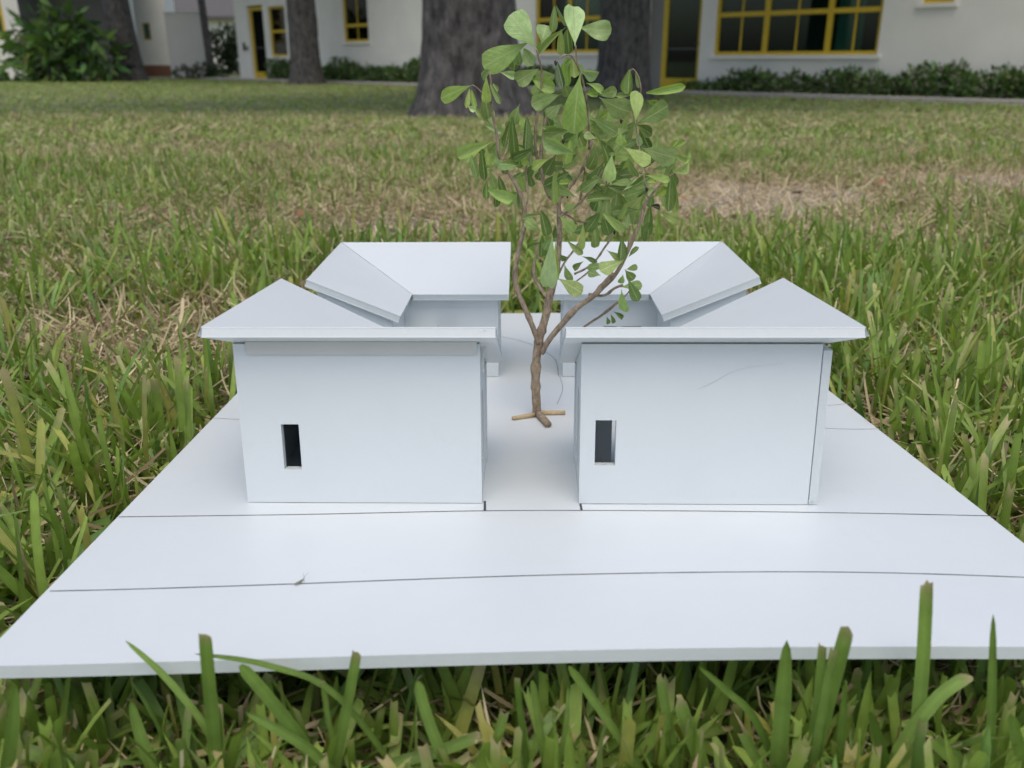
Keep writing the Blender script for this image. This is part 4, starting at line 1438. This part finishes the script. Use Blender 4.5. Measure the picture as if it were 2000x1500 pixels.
def green_layer(n, r0, r1, half, rows, cols3, Lr, Wr, lean=.30, per=5, spread=.012, fl=.18, fade=None, kv=.45):
    # blades grow in small tufts
    nt_ = n // per
    tx, ty = sample_wedge(nt_, r0, r1, half)
    x = np.repeat(tx, per) + rng.normal(0, spread, nt_ * per)
    y = np.repeat(ty, per) + rng.normal(0, spread, nt_ * per)
    dirt = np.repeat(rng.uniform(0, 2 * pi, nt_), per)
    tuft = np.repeat(rng.random(nt_), per)
    tlen = np.repeat(rng.uniform(.75, 1.2, nt_), per)
    n = len(x)
    d = dryness(x, y)
    keep = rng.random(n) > d * 1.05
    lx, ly = x - BP0.x, y - BP0.y
    yl = lx * .7071 + ly * .7071
    keep &= yl < -1.0            # nothing beyond the path
    if fade:
        rr_d = np.hypot(x, y)
        keep &= rng.random(n) < smooth01(fade[0], fade[1], rr_d) * (1 - smooth01(fade[2], fade[3], rr_d))
    x, y, d, dirt, tuft, tlen = x[keep], y[keep], d[keep], dirt[keep], tuft[keep], tlen[keep]
    n = len(x)
    L = rng.uniform(*Lr, n) * (1 - .4 * d) * tlen
    W = rng.uniform(*Wr, n)
    phi = dirt + rng.normal(0, 1.1, n)
    th0 = np.abs(rng.normal(lean, .30, n))
    kap = rng.normal(.35, kv, n)
    flat = rng.random(n) < fl
    th0 = np.where(flat, rng.uniform(.8, 1.35, n), th0)
    psi = phi + pi / 2 + rng.normal(0, .5, n)
    cut = rng.random(n) < .62
    notch = rng.uniform(-.5, .8, n) * cut
    patch = vnoise(x, y, .22, 3)[:, None]
    tone = rng.random((n, 1)) * .45 + patch * .25 + tuft[:, None] * .3
    cM = lerp(np.array([.115, .20, .028]), np.array([.38, .535, .11]), tone)
    yel = (rng.random((n, 1)) < .11)
    cM = np.where(yel, lerp(cM, np.array([.50, .44, .13]), rng.uniform(.3, .8, (n, 1))), cM)
    blu = rng.random((n, 1)) < .12
    cM = np.where(blu, cM * np.array([.85, .97, 1.35]), cM)
    cB = lerp(cM * .8, np.array([.34, .31, .12]), rng.uniform(.0, .35, (n, 1)))
    brown = (rng.random((n, 1)) < .55) & cut[:, None]
    cT = np.where(brown, lerp(cM, np.array([.58, .47, .28]), rng.uniform(.35, .95, (n, 1))), cM * 1.08)
    z = ground_z(x, y) - .003
    # grass under or beside the board stays below it
    if r0 < 1.2:
        P = np.stack([x, y, z], 1)
        s_, t_, h_ = board_st(P)
        inside = (s_ > -.004) & (s_ < BWd + .004) & (t_ > -.004) & (t_ < BLn + .004)
        clear = np.clip(-h_ - BT - .004, .004, 1)
        L = np.where(inside, np.minimum(L, clear * .95), L)
        front = (y < .335) & ~inside
        L = np.where(front, np.minimum(L, .062), L)
    V, CC, fq, st, C = ribbons(x, y, z, L, W, phi, th0, kap, psi, rows, cols3, cut, notch, cB, cM, cT, roll=np.where(th0 > .7, rng.uniform(-1.2, 1.2, n), 0.))
    if r0 < 1.2:
        s_, t_, h_ = board_st(V.reshape(-1, 3))
        bad = (s_ > -.003) & (s_ < BWd + .003) & (t_ > -.003) & (t_ < BLn + .003) & (h_ > -BT - .0015)
        bad = bad.reshape(n, -1).any(1)
        # also keep the view of the board's front edge mostly open
        ok = ~bad
        V, CC = V[ok], CC[ok]
    return V, CC, fq, st


def straw_layer(n, r0, r1, half, rows, Lr, Wr):
    x, y = sample_wedge(n, r0, r1, half)
    d = dryness(x, y)
    keep = rng.random(n) < np.where(d > .8, .40, .27 + .75 * d)
    lx, ly = x - BP0.x, y - BP0.y
    keep &= (lx * .7071 + ly * .7071) < -1.0
    x, y, d = x[keep], y[keep], d[keep]
    n = len(x)
    L = rng.uniform(*Lr, n)
    W = rng.uniform(*Wr, n)
    phi = rng.uniform(0, 2 * pi, n)
    th0 = rng.uniform(1.05, 1.62, n)
    up = rng.random(n) < .05
    th0 = np.where(up, rng.uniform(.1, .9, n), th0)
    kap = rng.normal(0, .55, n)
    psi = phi + pi / 2 + rng.normal(0, .35, n)
    tone = rng.random((n, 1))
    cM = lerp(np.array([.33, .255, .135]), np.array([.76, .65, .41]), tone)
    dk = rng.random((n, 1)) < .25
    cM = np.where(dk, cM * np.array([.5, .45, .42]), cM)
    z = ground_z(x, y) + rng.uniform(.001, .034, n) * (1 - .7 * d)
    z = np.where(up, z - .004, z)
    if r0 < 1.2:
        P = np.stack([x, y, z], 1)
        s_, t_, h_ = board_st(P)
        inside = (s_ > -.03) & (s_ < BWd + .03) & (t_ > -.03) & (t_ < BLn + .03)
        z = np.where(inside, np.minimum(z, z - h_ - BT - .012), z)
        L = np.where(inside | (y < .40), np.minimum(L, .045), L)
        th0 = np.where(y < .40, np.maximum(th0, 1.1), th0)
        z = np.where(y < .40, np.minimum(z, .018), z)
    V, CC, fq, st, C = ribbons(x, y, z, L, W, phi, th0, kap, psi, rows, False, rng.random(n) < .5, np.zeros(n), cM, cM, cM * 1.05, roll=rng.uniform(-1.5, 1.5, n))
    if r0 < 1.2:
        s_, t_, h_ = board_st(V.reshape(-1, 3))
        bad = (s_ > -.003) & (s_ < BWd + .003) & (t_ > -.003) & (t_ < BLn + .003) & (h_ > -BT - .0015)
        ok = ~bad.reshape(n, -1).any(1)
        V, CC = V[ok], CC[ok]
    return V, CC, fq, st


HALF = radians(44)
NEAR = [green_layer(33000, .10, 1.60, radians(52), 6, True, (.05, .11), (.0034, .0070), lean=.48, kv=.6, fl=.24, fade=(-1, 0, 1.15, 1.6)),
        green_layer(1300, .15, .42, radians(50), 6, True, (.045, .064), (.0042, .0070), lean=.42),
        green_layer(150000, 1.1, 4.2, HALF, 3, False, (.03, .095), (.0028, .0058), lean=.75, per=9, spread=.024, fl=.42, kv=.9, fade=(1.1, 1.6, 3.0, 4.2)),
        green_layer(200000, 3.0, 13.0, HALF, 2, False, (.03, .07), (.0055, .010), lean=.8, per=7, spread=.035, fl=.42, fade=(3.0, 4.2, 7.0, 13.0)),
        green_layer(130000, 7.0, 36.0, HALF, 2, False, (.03, .055), (.016, .030), lean=.7, per=5, spread=.06, fade=(7.0, 13.0, 50., 60.))]

# the taller blades standing in front of the board
HERO = '''245 1251 330 1330 415 1445 455 1580 15 p|400 1239 408 1330 420 1465 430 1590 26 n|380 1277 525 1300 665 1365 830 1580 13 p|697 1275 680 1370 655 1500 645 1590 21 n|470 1300 530 1370 600 1465 660 1590 25 c|815 1332 838 1410 872 1500 905 1600 23 c|255 1370 272 1430 298 1505 320 1600 24 p|480 1392 550 1430 630 1487 720 1600 21 p|940 1436 850 1470 750 1503 640 1600 24 n|45 1466 110 1482 178 1503 300 1600 30 n|1537 1252 1530 1360 1520 1500 1515 1600 34 p|1655 1228 1625 1340 1590 1475 1570 1600 30 n|1607 1260 1597 1370 1582 1490 1575 1600 19 n|1628 1270 1606 1390 1590 1490 1585 1600 17 n|1810 1141 1802 1300 1785 1490 1778 1600 26 n|1940 1201 1938 1330 1935 1455 1933 1600 18 p|1112 1302 1175 1390 1250 1502 1310 1600 18 c|1290 1322 1302 1400 1322 1500 1335 1600 21 n|1365 1302 1420 1350 1480 1415 1560 1600 16 p|1890 1321 1825 1370 1750 1480 1715 1600 26 n|1650 1332 1645 1420 1636 1500 1632 1600 17 p|1327 1371 1347 1430 1372 1497 1400 1600 30 n|1820 1440 1850 1470 1895 1510 1950 1600 30 n|30 1338 25 1420 15 1500 10 1600 26 p|1010 1325 1016 1390 1030 1500 1040 1600 14 n|1040 1330 1052 1410 1066 1500 1075 1600 16 c|1110 1340 1105 1420 1090 1500 1080 1600 12 p|1450 1430 1470 1470 1500 1520 1530 1600 22 n|985 1392 972 1440 955 1500 940 1600 20 n|630 1330 640 1400 655 1480 660 1590 12 n|1975 1395 1985 1440 2000 1500 2010 1600 26 p|1700 1390 1712 1430 1730 1500 1745 1600 22 p|350 1440 360 1480 368 1520 372 1600 20 n'''
hv, hc, hq = [], [], []
off = 0
hrn = np.random.default_rng(4)
for ent in HERO.split('|'):
    a = ent.split()
    P = [(float(a[i]), float(a[i + 1])) for i in (0, 2, 4, 6)]
    wpx, kd = float(a[8]), a[9]
    dtip = hrn.uniform(.283, .302)
    base = ray(*P[3]); tb_ = -CAMZ / base.z; pb = CAMP + base * tb_
    db = pb.y
    K = []
    for i, (x, y) in enumerate(P):
        Yd = dtip + (min(db, .30) - dtip) * (i / 3) ** 1.5
        K.append(np.array(at_Y(x, y, Yd)) if i < 3 else np.array([pb.x, pb.y, -.002]) if abs(db - .3) < .05 else np.array(at_Y(x, y, Yd)))
    Q = np.array(spline(K, 5))[::-1]
    n = len(Q)
    zc = (Q - np.array(CAMP)) @ np.array(FW)
    W = wpx / FPX * zc
    tt = np.linspace(0, 1, n)
    pr = np.interp(tt, [0, .3, .9, 1], [.8, 1, .95, .86]) if kd != 'p' else np.interp(tt, [0, .3, .7, .88, .96, 1], [.8, 1, .9, .62, .35, .05])
    if kd == 'c': pr = np.interp(tt, [0, .3, .9, .96, 1], [.8, 1, .95, .8, .35])
    tang = np.gradient(Q, axis=0); tang /= np.linalg.norm(tang, axis=1, keepdims=True)
    toc = np.array(CAMP) - Q; toc /= np.linalg.norm(toc, axis=1, keepdims=True)
    side = np.cross(tang, toc); side /= np.linalg.norm(side, axis=1, keepdims=True)
    nrm = np.cross(side, tang)
    an = hrn.uniform(-.4, .4)
    side = side * cos(an) + nrm * sin(an)
    nrm = np.cross(side, tang)
    tone = hrn.random()
    cm = lerp(np.array([.15, .25, .045]), np.array([.28, .42, .10]), tone)
    cols_, ccs = [], []
    for q_ in (-1, -.5, 0, .5, 1):
        col_ = Q + side * (W * pr / 2 * q_)[:, None] - nrm * (W * .15 * (1 - abs(q_)))[:, None]
        cc = np.tile(cm * (1.14 if q_ == 0 else 1.), (n, 1))
        if kd == 'n':
            col_[-1] = col_[-1] + tang[-1] * W[-1] * hrn.uniform(-.45, .35)
            cc[-1] = lerp(cm, np.array([.55, .45, .27]), hrn.uniform(.5, 1)); cc[-2] = lerp(cm, np.array([.45, .38, .2]), hrn.uniform(.1, .5))
        cols_.append(col_); ccs.append(cc)
    hv.append(np.stack(cols_, 1).reshape(-1, 3))
    hc.append(np.stack(ccs, 1).reshape(-1, 3))
    i, k = np.meshgrid(np.arange(n - 1), np.arange(4), indexing='ij')
    aa = (i * 5 + k).ravel()
    hq.append(np.stack([aa, aa + 1, aa + 6, aa + 5], 1) + off)
    off += n * 5
V, Q, C = finish(NEAR)
hv, hc, hq = np.concatenate(hv), np.concatenate(hc), np.concatenate(hq)
Q = np.concatenate([Q, hq + len(V)]); V = np.concatenate([V, hv]); C = np.concatenate([C, hc])
go = np_mesh('lawn_grass', V, Q, np.clip(C, .005, 1), M['grass'], alpha=np.concatenate(ALPHA + [np.tile([0, .25, .5, .75, 1], len(hv) // 5)]))
tag(go, 'broad-bladed mown green lawn grass all around the board', 'grass', kind='stuff')
ST = [straw_layer(52000, .12, 1.35, radians(52), 4, (.025, .08), (.0010, .0026)),
      straw_layer(150000, 1.35, 3.8, HALF, 2, (.02, .07), (.0012, .0030)),
      straw_layer(70000, 3.8, 11, HALF, 2, (.03, .08), (.003, .006)),
      straw_layer(14000, 9, 30, HALF, 1, (.04, .09), (.008, .016))]
V, Q, C = finish(ST)
so = np_mesh('dry_grass', V, Q, np.clip(C, .005, 1), M['straw'])
tag(so, 'tan dry straw and dead grass lying between the green blades', 'dry grass', kind='stuff')

# brown leaf litter near the trees and the path
n = 9000
x, y = sample_wedge(n, 7.5, 34, HALF)
ln = (x - BP0.x) * .7071 + (y - BP0.y) * .7071
kp = (ln < -1.0) & (rng.random(n) < np.exp(-(-ln - 1.0) / 1.6) + .05)
x, y = x[kp], y[kp]
n = len(x)
z = ground_z(x, y) + rng.uniform(.02, .05, n)
v, q, c = leaf_cloud(n, [(0, 0, 0)], [(1, 1, 1)], .085, (.20, .115, .06), .3, .5, 0, 15)
v = v.reshape(n, 4, 3)
v = v - v[:, :1]
v[:, :, 2] *= .35
v = (v + np.stack([x, y, z], 1)[:, None]).reshape(-1, 3)
nn = 260
xd, yd = sample_wedge(nn, .45, 6.0, HALF)
sd_, td_, hd_ = board_st(np.stack([xd, yd, np.zeros(nn)], 1))
okd = ~((sd_ > -.06) & (sd_ < BWd + .06) & (td_ > -.06) & (td_ < BLn + .06))
xd, yd = xd[okd], yd[okd]; nn = len(xd)
vd, qd, cd_ = leaf_cloud(nn, [(0, 0, 0)], [(1, 1, 1)], .042, (.26, .165, .09), .3, .5, 0, 19)
vd = vd.reshape(nn, 4, 3); vd = vd - vd[:, :1]; vd[:, :, 2] *= .4
vd = (vd + np.stack([xd, yd, ground_z(xd, yd) + rng.uniform(.012, .03, nn)], 1)[:, None]).reshape(-1, 3)
q = np.concatenate([q, qd + len(v)]); v = np.concatenate([v, vd]); c = np.concatenate([c, cd_])
lo = np_mesh('leaf_litter', v, q, c, M['straw'], False)
tag(lo, 'brown fallen leaves scattered over the lawn, thickest at its far edge', 'leaf litter', kind='stuff')
